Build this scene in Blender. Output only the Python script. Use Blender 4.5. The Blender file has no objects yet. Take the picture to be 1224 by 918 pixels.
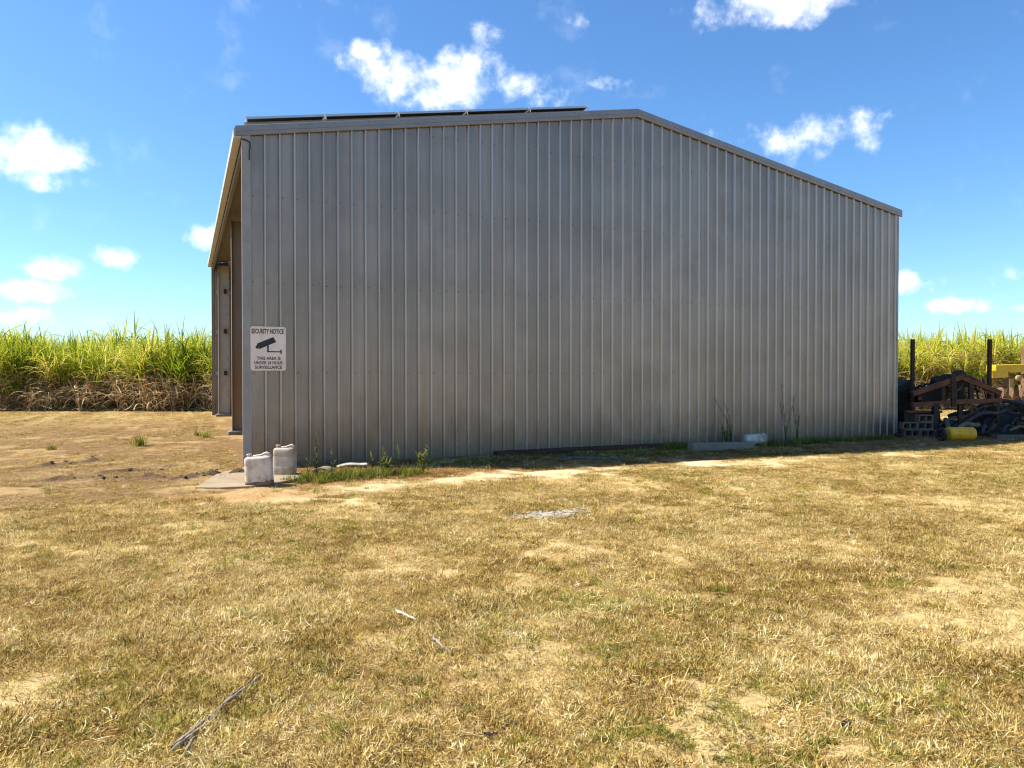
import bpy, bmesh, math, random
import numpy as np
from mathutils import Vector, Matrix

# ------------------------------------------------------------------ camera
SC = bpy.context.scene
COL = SC.collection
FPX, CX, CY = 882.0, 612.0, 459.0
YAW, PITCH, EYE = 0.41538, -0.014738, 1.64
CAM = Vector((-0.90195, -13.69417, EYE))
cd = bpy.data.cameras.new('camera')
cam = bpy.data.objects.new('camera', cd); COL.objects.link(cam)
cam.location = CAM
cam.rotation_euler = (math.pi/2 + PITCH, 0, -YAW)
cd.sensor_width = 36.0; cd.lens = 36.0*FPX/1224.0
cd.clip_start = 0.05; cd.clip_end = 3000
SC.camera = cam
FW = Vector((math.sin(YAW)*math.cos(PITCH), math.cos(YAW)*math.cos(PITCH), math.sin(PITCH)))
RT = Vector((math.cos(YAW), -math.sin(YAW), 0)); UP = RT.cross(FW)
def ray(px, py): return FW + RT*((px-CX)/FPX) + UP*((CY-py)/FPX)
def ground_at(px, py, z=0.0):
    r = ray(px, py); return CAM + r*((z-EYE)/r.z)
def at_depth(px, py, d): return CAM + ray(px, py)*d

# ------------------------------------------------------------------ light and sky
SUN_EL, SUN_BEHIND = math.radians(49.0), math.radians(27.0)
sdir = Vector((-math.cos(SUN_BEHIND)*math.cos(SUN_EL), math.sin(SUN_BEHIND)*math.cos(SUN_EL), math.sin(SUN_EL)))  # towards sun
sl = bpy.data.lights.new('sun', 'SUN'); sl.energy = 4.6; sl.angle = math.radians(0.53); sl.color = (1.0, 0.93, 0.81)
so = bpy.data.objects.new('sun', sl); COL.objects.link(so)
so.rotation_euler = sdir.to_track_quat('Z', 'Y').to_euler(); so.location = (-20, 10, 30)

w = bpy.data.worlds.new('World'); SC.world = w; w.use_nodes = True
NT = w.node_tree; NT.nodes.clear()
def nn(nt, t, **k):
    n = nt.nodes.new(t)
    for a, b in k.items(): setattr(n, a, b)
    return n
def plug(nt, node, idx, v):
    if isinstance(v, bpy.types.NodeSocket): nt.links.new(v, node.inputs[idx])
    elif v is not None: node.inputs[idx].default_value = v
def mth(nt, op, a, b=None, c=None, clamp=False):
    n = nn(nt, 'ShaderNodeMath', operation=op, use_clamp=clamp)
    plug(nt, n, 0, a); plug(nt, n, 1, b); plug(nt, n, 2, c)
    return n.outputs[0]
def mixc(nt, f, a, b, mode='MIX'):
    n = nn(nt, 'ShaderNodeMix', data_type='RGBA', blend_type=mode)
    plug(nt, n, 0, f); plug(nt, n, 6, a); plug(nt, n, 7, b)
    return n.outputs[2]
def maprange(nt, v, a, b, c=0.0, d=1.0, smooth=False):
    n = nn(nt, 'ShaderNodeMapRange', interpolation_type='SMOOTHSTEP' if smooth else 'LINEAR')
    plug(nt, n, 0, v); plug(nt, n, 1, a); plug(nt, n, 2, b); plug(nt, n, 3, c); plug(nt, n, 4, d)
    return n.outputs[0]

sky = nn(NT, 'ShaderNodeTexSky', sky_type='NISHITA'); sky.sun_disc = False
sky.sun_elevation = SUN_EL
sky.sun_rotation = math.atan2(sdir.x, sdir.y)
sky.altitude = 0; sky.air_density = 1.0; sky.dust_density = 0.35; sky.ozone_density = 2.2
hsv = nn(NT, 'ShaderNodeHueSaturation'); hsv.inputs['Saturation'].default_value = 1.12
hsv.inputs['Value'].default_value = 1.0
NT.links.new(sky.outputs[0], hsv.inputs['Color'])
tc = nn(NT, 'ShaderNodeTexCoord'); sep = nn(NT, 'ShaderNodeSeparateXYZ')
NT.links.new(tc.outputs['Generated'], sep.inputs[0])
def nz(nt, vec, scale, detail, rough, w_=None):
    n = nn(nt, 'ShaderNodeTexNoise'); nt.links.new(vec, n.inputs['Vector'])
    n.inputs['Scale'].default_value = scale; n.inputs['Detail'].default_value = detail; n.inputs['Roughness'].default_value = rough
    return n
az = mth(NT, 'ARCTAN2', sep.outputs[0], sep.outputs[1])
el = mth(NT, 'ARCSINE', sep.outputs[2])
uv = nn(NT, 'ShaderNodeCombineXYZ'); NT.links.new(az, uv.inputs[0]); NT.links.new(el, uv.inputs[1])
# billowed edges: two scales of noise in sky direction
n1 = nz(NT, tc.outputs['Generated'], 15, 7, 0.58); n2 = nz(NT, tc.outputs['Generated'], 46, 5, 0.6)
CL = [  # px, py, half width, half height, strength
    (528,100,92,29,1.0), (490,92,48,26,.9), (560,86,52,27,1.0), (445,60,22,13,.5), (583,50,17,24,.42), (414,84,14,14,.42), (612,100,40,16,.75),
    (22,178,62,27,1.0), (50,212,45,12,.5), (992,158,50,30,.72), (1030,176,38,15,.6), (900,165,46,24,.45),
    (905,6,88,26,.8), (965,4,60,24,.8), (242,283,26,15,.8), (145,309,34,13,.85), (70,320,32,14,.85), (36,347,44,11,.7), (200,344,22,10,.75), (196,319,16,7,.5),
    (1158,366,42,10,.85), (1078,338,18,13,.8), (1216,366,22,9,.7), (14,378,40,9,.36), (105,384,40,8,.34), (730,100,20,8,.34), (720,22,28,10,.34),
    (1180,335,60,9,.3), (-6,260,14,12,.7), (650,118,24,14,.5)]
blobs = []
for px, py, rx, ry, s in CL:
    d = ray(px, py).normalized()
    blobs.append((math.atan2(d.x, d.y), math.asin(d.z), rx/FPX*.96, ry/FPX*.96, s))
rs = random.Random(5)
for i in range(12):                                   # the same fair-weather cumulus all round the sky
    a = YAW + math.radians(50 + i*22 + rs.uniform(-5, 5)); e = math.radians(rs.choice((5, 9, 14, 22, 32)) + rs.uniform(-2, 2))
    a = (a + math.pi) % (2*math.pi) - math.pi
    r_ = rs.uniform(.03, .09); blobs.append((a, e, r_, r_*rs.uniform(.3, .45), rs.uniform(.6, 1)))
field = None
for a, e, rx, ry, s in blobs:
    sx, sy = math.cos(e)/rx, 1.0/ry
    v1 = nn(NT, 'ShaderNodeVectorMath', operation='MULTIPLY_ADD'); NT.links.new(uv.outputs[0], v1.inputs[0])
    v1.inputs[1].default_value = (sx, sy, 0); v1.inputs[2].default_value = (-a*sx, -e*sy, 0)
    v2 = nn(NT, 'ShaderNodeVectorMath', operation='DOT_PRODUCT'); NT.links.new(v1.outputs[0], v2.inputs[0]); NT.links.new(v1.outputs[0], v2.inputs[1])
    b = mth(NT, 'MULTIPLY_ADD', v2.outputs['Value'], -s*0.62, s)                     # s*(1-.62 q)
    field = b if field is None else mth(NT, 'MAXIMUM', field, b)
nsum = mth(NT, 'ADD', mth(NT, 'MULTIPLY', mth(NT, 'SUBTRACT', n1.outputs[0], 0.5), 3.0),
           mth(NT, 'MULTIPLY', mth(NT, 'SUBTRACT', n2.outputs[0], 0.5), .95))
field = mth(NT, 'MAXIMUM', field, -0.35)
cmask = maprange(NT, mth(NT, 'ADD', field, nsum), 0.25, 1.55, 0, 1, True)
wisp = maprange(NT, n1.outputs[0], 0.56, 0.80, 0.0, 0.10, True)
cmask = mth(NT, 'MAXIMUM', cmask, wisp)
ccol = mixc(NT, maprange(NT, n1.outputs[0], 0.36, 0.62), (6.6, 7.0, 7.6, 1), (9.6, 9.5, 9.3, 1))
tint = mixc(NT, 1.0, hsv.outputs[0], (.665, .86, 1.02, 1), 'MULTIPLY')
skyc = mixc(NT, cmask, tint, ccol)
bg = nn(NT, 'ShaderNodeBackground'); bg.inputs['Strength'].default_value = 0.108
w.cycles.sampling_method = 'MANUAL'; w.cycles.sample_map_resolution = 512
NT.links.new(skyc, bg.inputs['Color'])
wo = nn(NT, 'ShaderNodeOutputWorld'); NT.links.new(bg.outputs[0], wo.inputs[0])

SC.view_settings.view_transform = 'Standard'; SC.view_settings.look = 'None'
SC.view_settings.gamma = 1; SC.view_settings.exposure = 0.93; SC.view_settings.use_curve_mapping = False
SC.render.engine = 'CYCLES'
SC.cycles.use_denoising = True; SC.cycles.pixel_filter_type = 'BLACKMAN_HARRIS'; SC.cycles.filter_width = 1.15
SC.cycles.max_bounces = 5; SC.cycles.diffuse_bounces = 2; SC.cycles.glossy_bounces = 3
SC.cycles.transmission_bounces = 4; SC.cycles.transparent_max_bounces = 6
SC.cycles.caustics_reflective = False; SC.cycles.caustics_refractive = False

# ------------------------------------------------------------------ helpers
class MB:
    def __init__(s): s.v = []; s.f = []; s.tone = []
    def add(s, vs, fs):
        o = len(s.v); s.v += [tuple(v) for v in vs]; s.f += [tuple(i+o for i in f) for f in fs]; return s
    def box(s, c, size, M=None):
        c = Vector(c); h = Vector(size)/2
        vs = [Vector((x*h.x, y*h.y, z*h.z)) for z in (-1, 1) for y in (-1, 1) for x in (-1, 1)]
        if M is not None: vs = [M @ v for v in vs]
        return s.add([c+v for v in vs], [(0,2,3,1),(4,5,7,6),(0,1,5,4),(2,6,7,3),(0,4,6,2),(1,3,7,5)])
    def bar(s, a, b, w_, h_, up=(0,0,1)):
        a = Vector(a); b = Vector(b); d = b-a; L = d.length; d.normalize()
        u = Vector(up); x = d.cross(u)
        if x.length < 1e-3: x = d.cross(Vector((0,1,0)))
        x.normalize(); z = x.cross(d)
        M = Matrix((x, d, z)).transposed()
        return s.box((a+b)/2, (w_, L, h_), M)
    def tube(s, pts, r, n=8, cap=True):
        pts = [Vector(p) for p in pts]; m = len(pts)
        rr = r if isinstance(r, (list, tuple)) else [r]*m
        t0 = (pts[1]-pts[0]).normalized(); ref = Vector((0,0,1)) if abs(t0.z) < .9 else Vector((1,0,0))
        x = t0.cross(ref).normalized(); vs = []
        for i, p in enumerate(pts):
            t = (pts[min(i+1, m-1)]-pts[max(i-1, 0)]).normalized()
            x = (x - t*x.dot(t)).normalized(); y = t.cross(x)
            for k in range(n):
                a = 2*math.pi*k/n; vs.append(p + (x*math.cos(a)+y*math.sin(a))*rr[i])
        fs = [(i*n+k, i*n+(k+1) % n, (i+1)*n+(k+1) % n, (i+1)*n+k) for i in range(m-1) for k in range(n)]
        if cap: fs += [tuple(range(n))[::-1], tuple(range((m-1)*n, m*n))]
        return s.add(vs, fs)
    def lathe(s, prof, n=24, M=None, o=(0,0,0)):
        vs = []; o = Vector(o)
        for r, z in prof:
            for k in range(n):
                a = 2*math.pi*k/n; v = Vector((r*math.cos(a), r*math.sin(a), z))
                vs.append(o + (M @ v if M is not None else v))
        m = len(prof)
        fs = [(i*n+k, i*n+(k+1) % n, (i+1)*n+(k+1) % n, (i+1)*n+k) for i in range(m-1) for k in range(n)]
        fs += [tuple(range(n))[::-1], tuple(range((m-1)*n, m*n))]
        return s.add(vs, fs)
    def loft(s, secs, n=36, e=4.0):
        vs = []
        for (z, w_, d, x0, y0) in secs:
            for k in range(n):
                a = 2*math.pi*k/n; c_, s_ = math.cos(a), math.sin(a)
                vs.append((x0 + w_*math.copysign(abs(c_)**(2/e), c_), y0 + d*math.copysign(abs(s_)**(2/e), s_), z))
        m = len(secs)
        fs = [(i*n+k, i*n+(k+1) % n, (i+1)*n+(k+1) % n, (i+1)*n+k) for i in range(m-1) for k in range(n)]
        fs += [tuple(range(n))[::-1], tuple(range((m-1)*n, m*n))]
        return s.add(vs, fs)
    def prism(s, poly, z0, z1, M=None):
        n = len(poly); vs = [Vector((x, y, z0)) for x, y in poly] + [Vector((x, y, z1)) for x, y in poly]
        if M is not None: vs = [M @ v for v in vs]
        return s.add(vs, [tuple(range(n))[::-1], tuple(range(n, 2*n))] + [(i, (i+1) % n, n+(i+1) % n, n+i) for i in range(n)])
    def mesh(s, name, m, smooth=False, tone=None):
        me = bpy.data.meshes.new(name); me.from_pydata(s.v, [], s.f); me.materials.append(m)
        if smooth: me.polygons.foreach_set('use_smooth', [True]*len(me.polygons))
        if tone is not None:
            at = me.attributes.new('tone', 'FLOAT', 'POINT'); at.data.foreach_set('value', tone)
        me.update(); return me
    def build(s, name, m, parent=None, smooth=False, bevel=0):
        return place(name, s.mesh(name, m, smooth, s.tone if len(s.tone) == len(s.v) else None), parent, bevel)
def place(name, me, parent=None, bevel=0):
    o = bpy.data.objects.new(name, me); COL.objects.link(o)
    if parent is not None: o.parent = parent
    if bevel:
        b = o.modifiers.new('bevel', 'BEVEL'); b.width = bevel; b.segments = 2; b.limit_method = 'ANGLE'; b.angle_limit = math.radians(40)
    return o
def tag(o, label=None, cat=None, group=None, kind=None):
    if label: o['label'] = label
    if cat: o['category'] = cat
    if group: o['group'] = group
    if kind: o['kind'] = kind
    return o
def thing(name, loc, label, cat, group=None, rz=0.0):
    e = bpy.data.objects.new(name, None); COL.objects.link(e); e.location = loc; e.rotation_euler = (0, 0, rz); e.empty_display_size = .2
    return tag(e, label, cat, group)

# numpy value noise used for terrain relief and plant cover
def vnoise(x, y, seed=0):
    x = np.asarray(x, float); y = np.asarray(y, float)
    xi = np.floor(x).astype(np.int64); yi = np.floor(y).astype(np.int64); xf = x-xi; yf = y-yi
    def h(a, b):
        n = (a*374761393 + b*668265263 + seed*974711) & 0xffffffff
        n = ((n ^ (n >> 13))*1274126177) & 0xffffffff
        return ((n ^ (n >> 16)) & 0xffff)/65535.0
    u = xf*xf*(3-2*xf); v = yf*yf*(3-2*yf)
    return (h(xi, yi)*(1-u)+h(xi+1, yi)*u)*(1-v) + (h(xi, yi+1)*(1-u)+h(xi+1, yi+1)*u)*v
def fbm(x, y, seed=0, oct=4):
    a = .5; t = 0; s = 0
    for i in range(oct):
        t = t + a*vnoise(x*2**i+17.3*i, y*2**i-9.1*i, seed+i); s += a; a *= .5
    return t/s
def sstep(v, a, b):
    t = np.clip((v-a)/(b-a), 0, 1); return t*t*(3-2*t)

# ------------------------------------------------------------------ materials
def mat(name, c1, c2=None, scale=8.0, rough=.7, metal=0.0, bump=0.0, bscale=60.0, detail=6, stain=None, stain_scale=3.0, stain_amt=.6, stretch=None, spec=.5, lo=.35, hi=.65):
    m = bpy.data.materials.new(name); m.use_nodes = True; nt = m.node_tree
    p = nt.nodes['Principled BSDF']; p.inputs['Roughness'].default_value = rough; p.inputs['Metallic'].default_value = metal
    p.inputs['Specular IOR Level'].default_value = spec
    t = nn(nt, 'ShaderNodeTexCoord'); vec = t.outputs['Object']
    if stretch:
        mp = nn(nt, 'ShaderNodeMapping'); mp.inputs['Scale'].default_value = stretch; nt.links.new(vec, mp.inputs[0]); vec = mp.outputs[0]
    c = (*c1, 1)
    if c2 is not None:
        n = nz(nt, vec, scale, detail, .6); c = mixc(nt, maprange(nt, n.outputs[0], lo, hi), (*c1, 1), (*c2, 1))
    if stain is not None:
        n = nz(nt, vec, stain_scale, 8, .68); c = mixc(nt, maprange(nt, n.outputs[0], .5, .72, 0, stain_amt), c, (*stain, 1))
    plug(nt, p, 'Base Color', c)
    if bump:
        n = nz(nt, vec, bscale, 5, .6); b = nn(nt, 'ShaderNodeBump'); b.inputs['Strength'].default_value = bump; b.inputs['Distance'].default_value = .01
        nt.links.new(n.outputs[0], b.inputs['Height']); nt.links.new(b.outputs[0], p.inputs['Normal'])
    return m

def wall_material():
    m = bpy.data.materials.new('zincalume'); m.use_nodes = True; nt = m.node_tree; p = nt.nodes['Principled BSDF']
    g = nn(nt, 'ShaderNodeNewGeometry'); pos = g.outputs['Position']
    def mapped(s):
        mp = nn(nt, 'ShaderNodeMapping'); mp.inputs['Scale'].default_value = s; nt.links.new(pos, mp.inputs[0]); return mp.outputs[0]
    streak = nz(nt, mapped((9, 9, .22)), 1, 6, .6)
    blot = nz(nt, mapped((.8, .8, .8)), 1, 6, .62)
    fine = nz(nt, mapped((60, 60, 40)), 1, 4, .6)
    c = mixc(nt, maprange(nt, streak.outputs[0], .3, .7), (.265, .217, .178, 1), (.38, .315, .265, 1))
    oi = nn(nt, 'ShaderNodeObjectInfo'); c = mixc(nt, 1.0, c, mixc(nt, oi.outputs['Random'], (.90, .91, .92, 1), (1.07, 1.06, 1.045, 1)), 'MULTIPLY')
    c = mixc(nt, maprange(nt, blot.outputs[0], .42, .66, 0, .55), c, (.205, .165, .13, 1))
    c = mixc(nt, maprange(nt, fine.outputs[0], .35, .65, 0, .12), c, (.22, .19, .165, 1))
    # ribs painted lighter than the pans, standing in for the sky light they catch
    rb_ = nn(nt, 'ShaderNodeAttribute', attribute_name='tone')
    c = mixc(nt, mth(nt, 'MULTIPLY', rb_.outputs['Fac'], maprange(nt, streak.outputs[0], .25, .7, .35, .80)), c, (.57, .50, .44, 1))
    # rain-splashed mud with an uneven edge along the foot of the sheets
    sp = nn(nt, 'ShaderNodeSeparateXYZ'); nt.links.new(pos, sp.inputs[0])
    mud = nz(nt, mapped((2.6, 2.6, 1.2)), 1, 7, .7)
    e = mth(nt, 'ADD', sp.outputs[2], mth(nt, 'MULTIPLY', mth(nt, 'SUBTRACT', mud.outputs[0], .5), -2.4))
    c = mixc(nt, maprange(nt, e, 1.1, .0, 0, .6, True), c, (.185, .13, .08, 1))
    # scuffs and scratches knocked into it at implement height
    sc = nz(nt, mapped((5, 5, 26)), 1, 5, .75)
    band = mth(nt, 'MULTIPLY', maprange(nt, sp.outputs[2], .35, .7, 0, 1, True), maprange(nt, sp.outputs[2], 1.55, 1.15, 0, 1, True))
    spot = maprange(nt, nz(nt, mapped((.9, .9, 1.4)), 1, 3, .5).outputs[0], .52, .62)
    scf = mth(nt, 'MULTIPLY', mth(nt, 'MULTIPLY', maprange(nt, sc.outputs[0], .66, .70), band), spot)
    c = mixc(nt, mth(nt, 'MULTIPLY', scf, .85), c, (.05, .05, .05, 1))
    plug(nt, p, 'Base Color', c)
    p.inputs['Metallic'].default_value = .78
    r = mixc(nt, maprange(nt, streak.outputs[0], .3, .7), (.36, .36, .36, 1), (.47, .47, .47, 1))
    nt.links.new(r, p.inputs['Roughness'])
    bn = nz(nt, mapped((3, 3, 1.1)), 1, 3, .5)
    b = nn(nt, 'ShaderNodeBump'); b.inputs['Strength'].default_value = .12; b.inputs['Distance'].default_value = .02
    nt.links.new(bn.outputs[0], b.inputs['Height']); nt.links.new(b.outputs[0], p.inputs['Normal'])
    return m

M = {}
M['zinc'] = wall_material()
M['flash'] = mat('flashing', (.25, .225, .205), (.31, .28, .255), 3, .42, .72, .05, 30, stain=(.22, .20, .175), stain_amt=.35)
M['steel'] = mat('grey_painted_steel', (.36, .36, .35), (.45, .44, .42), 4, .55, .2, .05, 40, stain=(.32, .2, .1), stain_scale=2.0, stain_amt=.7)
M['gutter'] = mat('off_white_gutter_paint', (.50, .515, .53), (.44, .45, .46), 3, .45, 0, .03, 30)
M['cornerf'] = mat('galvanised_corner', (.34, .315, .285), (.28, .26, .235), 3, .5, .35, .04, 30, stain=(.28, .25, .21), stain_amt=.35)
M['rustcol'] = mat('stained_steel', (.24, .215, .18), (.21, .165, .12), 2.2, .6, .1, .08, 40, stain=(.30, .15, .06), stain_scale=2.2, stain_amt=.75, stretch=(1, 1, .35))
M['insul'] = mat('beige_lining', (.17, .17, .165), (.14, .14, .135), 3, .8, 0, .05, 40)
M['concrete'] = mat('concrete', (.20, .165, .118), (.27, .225, .165), 5, .9, 0, .5, 70, stain=(.22, .17, .11), stain_scale=4, stain_amt=.6)
M['block'] = mat('concrete_block', (.135, .105, .078), (.185, .15, .112), 9, .95, 0, .6, 110, stain=(.10, .09, .07), stain_scale=5, stain_amt=.7, spec=.15)
M['slab'] = mat('dusty_slab', (.40, .30, .185), (.30, .22, .135), 3.2, .95, 0, .6, 60, stain=(.44, .27, .12), stain_scale=2.0, stain_amt=.7)
M['white'] = mat('weathered_white_plastic', (.70, .62, .52), (.50, .41, .31), 6, .5, 0, .2, 30, stain=(.24, .16, .09), stain_scale=7, stain_amt=.9)
M['white2'] = mat('dirty_white_plastic', (.52, .44, .35), (.36, .28, .20), 7, .5, 0, .2, 30, stain=(.24, .13, .06), stain_scale=6, stain_amt=.95)
M['mudcake'] = mat('caked_mud', (.17, .105, .06), (.27, .175, .10), 14, .95, 0, .8, 60, spec=.15)
M['signplate'] = mat('sign_plate', (.86, .74, .63), (.80, .66, .54), 3, .4, 0, .02, 20, stain=(.66, .48, .33), stain_scale=3.5, stain_amt=.4)
M['ink'] = mat('sign_ink', (.045, .03, .03), (.075, .05, .045), 40, .5)
M['inkblack'] = mat('sign_symbol_ink', (.012, .012, .02), None, 40, .45)
M['rust'] = mat('rusty_steel', (.21, .09, .048), (.10, .05, .03), 7, .8, .15, .4, 60, stain=(.20, .075, .03), stain_scale=5, stain_amt=.6, spec=.15)
M['darksteel'] = mat('dark_steel', (.04, .032, .026), (.07, .05, .036), 7, .75, .2, .3, 60, stain=(.10, .05, .03), stain_scale=5, stain_amt=.5, spec=.15)
M['rustlit'] = mat('brown_rust', (.25, .145, .08), (.17, .095, .055), 7, .85, .05, .4, 60, stain=(.36, .22, .13), stain_scale=4, stain_amt=.7)
M['yellow'] = mat('yellow_paint', (.74, .50, .015), (.66, .44, .02), 5, .45, 0, .06, 40, stain=(.40, .22, .05), stain_scale=6, stain_amt=.5)
M['yellowp'] = mat('yellow_plastic', (.88, .46, .012), (.78, .38, .01), 5, .45, 0, .06, 40, stain=(.36, .20, .05), stain_scale=7, stain_amt=.5)
M['tanpaint'] = mat('faded_tan_paint', (.45, .33, .11), (.30, .20, .07), 7, .8, 0, .2, 50)
HOSE = [mat('black_rubber', (.022, .019, .016), (.042, .036, .03), 9, .6, 0, .1, 60, stain=(.12, .105, .08), stain_scale=4, stain_amt=.6, spec=.15),
        mat('slate_hose', (.065, .062, .06), (.045, .042, .04), 9, .6, 0, .1, 60, stain=(.15, .13, .10), stain_scale=4, stain_amt=.6, spec=.15),
        mat('dusty_hose', (.21, .165, .115), (.12, .095, .065), 9, .8, 0, .1, 60, stain=(.22, .19, .14), stain_scale=4, stain_amt=.6, spec=.15)]
M['timber'] = mat('gap_shadow_brown', (.07, .035, .022), (.11, .06, .04), 6, .85, 0, .4, 50, stretch=(.3, 4, 4), spec=.15)  # dark brown that stands for the gap shadow at the wall foot
M['bluepipe'] = mat('blue_poly_pipe', (.045, .10, .115), (.06, .12, .13), 8, .5, 0, .05, 50, stain=(.16, .14, .10), stain_amt=.4)
M['driedwood'] = mat('weathered_fibre', (.52, .42, .30), (.22, .16, .105), 5, .9, 0, .6, 60, stretch=(1.2, 14, 14))
M['paletwig'] = mat('bleached_twig', (.68, .60, .48), (.50, .40, .28), 9, .9, 0, .3, 60)
M['darkleaf'] = mat('black_dead_leaf', (.018, .016, .016), (.05, .04, .035), 20, .8, spec=.15)
M['glass'] = mat('solar_cell', (.012, .016, .035), (.016, .02, .045), 3, .12)
M['clamp'] = mat('clamp_sunlit_white', (.8, .79, .76), None, 6, .5)  # sunlight showing in the panel gaps is put into this white
M['alu'] = mat('aluminium_frame', (.50, .50, .51), (.56, .56, .57), 6, .38, .8)
M['backsheet'] = mat('panel_backsheet', (.10, .10, .10), (.13, .13, .13), 5, .7)
M['screwm'] = mat('screw_head', (.10, .09, .08), (.20, .15, .11), 90, .5, .6)
M['chalk'] = mat('pale_lime_crumbs', (.48, .43, .35), (.40, .33, .23), 20, .95, 0, .6, 60)
M['cable'] = mat('black_cable', (.02, .02, .02), None, 5, .6)

def leaf_material(name, ramp, scale=.35, trans=.35, patch=None, rough=.6):
    """foliage: colour by the blade's own tone, the plant's own tint and slow patches over the field"""
    m = bpy.data.materials.new(name); m.use_nodes = True; nt = m.node_tree; nt.nodes.remove(nt.nodes['Principled BSDF'])
    out = nt.nodes['Material Output']
    a = nn(nt, 'ShaderNodeAttribute', attribute_name='tone'); oi = nn(nt, 'ShaderNodeObjectInfo')
    g = nn(nt, 'ShaderNodeNewGeometry'); n = nz(nt, g.outputs['Position'], scale, 3, .55)
    v = mth(nt, 'ADD', a.outputs['Fac'], mth(nt, 'MULTIPLY', mth(nt, 'SUBTRACT', oi.outputs['Random'], .5), .30))
    v = mth(nt, 'ADD', v, mth(nt, 'MULTIPLY', mth(nt, 'SUBTRACT', n.outputs[0], .5), .9), clamp=True)
    cr = nn(nt, 'ShaderNodeValToRGB'); nt.links.new(v, cr.inputs[0])
    el_ = cr.color_ramp.elements
    while len(el_) < len(ramp): el_.new(.5)
    for e, (p, c) in zip(el_, ramp): e.position = p; e.color = (*c, 1)
    col = cr.outputs[0]
    d = nn(nt, 'ShaderNodeBsdfDiffuse'); t = nn(nt, 'ShaderNodeBsdfTranslucent')
    nt.links.new(col, d.inputs[0]); nt.links.new(col, t.inputs[0])
    mx = nn(nt, 'ShaderNodeMixShader'); mx.inputs[0].default_value = trans
    nt.links.new(d.outputs[0], mx.inputs[1]); nt.links.new(t.outputs[0], mx.inputs[2])
    nt.links.new(mx.outputs[0], out.inputs[0])
    return m
M['dry'] = leaf_material('dry_grass', [(0, (.06, .031, .009)), (.25, (.215, .12, .030)), (.5, (.50, .33, .078)), (.76, (.80, .60, .205)), (1, (.96, .83, .48))], .8, .3)
M['green'] = leaf_material('green_grass', [(0, (.08, .10, .012)), (.4, (.21, .23, .03)), (.7, (.40, .37, .06)), (1, (.60, .50, .14))], .6, .35)
M['weed'] = leaf_material('weed_leaf', [(0, (.06, .075, .016)), (.5, (.17, .19, .04)), (1, (.36, .34, .10))], .8, .35)
M['cane_g'] = leaf_material('cane_green_leaf', [(0, (.05, .10, .010)), (.25, (.20, .29, .02)), (.5, (.46, .50, .035)), (.75, (.64, .62, .07)), (1, (.80, .70, .18))], .35, .5, rough=.45)
M['cane_b'] = leaf_material('cane_dead_leaf', [(0, (.20, .105, .05)), (.3, (.48, .29, .14)), (.65, (.70, .50, .26)), (1, (.86, .72, .46))], .5, .45)
M['cane_s'] = leaf_material('cane_stalk', [(0, (.10, .08, .03)), (.5, (.22, .17, .06)), (1, (.36, .30, .10))], .3, .05)

# ------------------------------------------------------------------ ground
W, L, SLOPE = 16.2, 17.0, 0.1787
PATH = [ground_at(*p) for p in ((318, 596), (360, 593), (420, 587), (500, 577), (600, 568), (700, 562.5), (830, 556.5), (930, 551), (1060, 543.5))]
RUTS = [((62, 574), (182, 571)), ((58, 557), (135, 552)), ((128, 566), (205, 558)), ((200, 574), (290, 566))]
RUTS = [(ground_at(*a), ground_at(*b)) for a, b in RUTS]
def seg_dist(x, y, a, b):
    dx, dy = b.x-a.x, b.y-a.y; t = np.clip(((x-a.x)*dx+(y-a.y)*dy)/(dx*dx+dy*dy), 0, 1)
    return np.hypot(x-a.x-t*dx, y-a.y-t*dy), t
def masks(x, y):
    x = np.asarray(x, float); y = np.asarray(y, float)
    n_big = fbm(x*.45, y*.45, 3); n_mid = fbm(x*1.3, y*1.3, 11); n_sm = fbm(x*4, y*4, 23)
    d = np.full(x.shape, 99.0); tt = np.zeros(x.shape)
    for i in range(len(PATH)-1):
        di, t = seg_dist(x, y, PATH[i], PATH[i+1]); k = di < d; d = np.where(k, di, d); tt = np.where(k, (i+t)/(len(PATH)-1), tt)
    path = sstep(.42*(1-.6*tt)+1.1*(n_mid-.5)+.9*(n_sm-.5)-d, -.34, .30)*(.6+.4*sstep(n_big, .35, .6))
    yard = sstep(1.3-x-.45*(y+2.4)*(y < -1.0)*0 + 1.6*(n_mid-.5), 0, .9)*sstep(y+3.3+1.8*(n_mid-.5), -.5, .7)*(1-sstep(y+1.5*(n_big-.5)*4, 9, 17)*.75)
    yard = yard*sstep(x+6.5+4*(n_big-.5), -2.5, 2)
    strip = sstep(y+2.7+.5*(n_mid-.5), -.2, .25)*(x > .3)*(y < 1.5)
    patch = sstep(n_mid+.7*(n_sm-.5), .62, .80)*.85
    lowr = sstep(-9.2-y+1.5*(n_big-.5), -.8, 1.0)*sstep(x-.6, -.6, 1.2)            # thinner turf close by, right of centre
    patch = np.maximum(patch, lowr*sstep(n_mid+.8*(n_sm-.5), .50, .70)*.9)
    rut = np.zeros(x.shape)
    for a, b in RUTS:
        di, t = seg_dist(x, y, a, b); rut = np.maximum(rut, np.exp(-(di/.20)**2)*(.45+.55*sstep(n_sm, .30, .55)))
    return dict(path=path, yard=yard, strip=strip, patch=patch, rut=rut, lowr=lowr, nb=n_big, nm=n_mid, ns=n_sm)
def ground_z(x, y, m=None):
    x = np.asarray(x, float); y = np.asarray(y, float)
    m = m or masks(x, y)
    near = np.exp(-((np.hypot(x-4, y+4)/40)**2))
    z = ((m['nm']-.5)*.05+(m['ns']-.5)*.022)*near
    inside = (x > -.3)*(x < W+.3)*(y > -.5)*(y < L+.4); z = np.where(inside, -.012, z)
    rough = fbm(x*9, y*9, 41)
    z = z + m['rut']*(.02+.20*(rough-.45)) + m['yard']*(rough-.5)*.05*near
    return z
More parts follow.
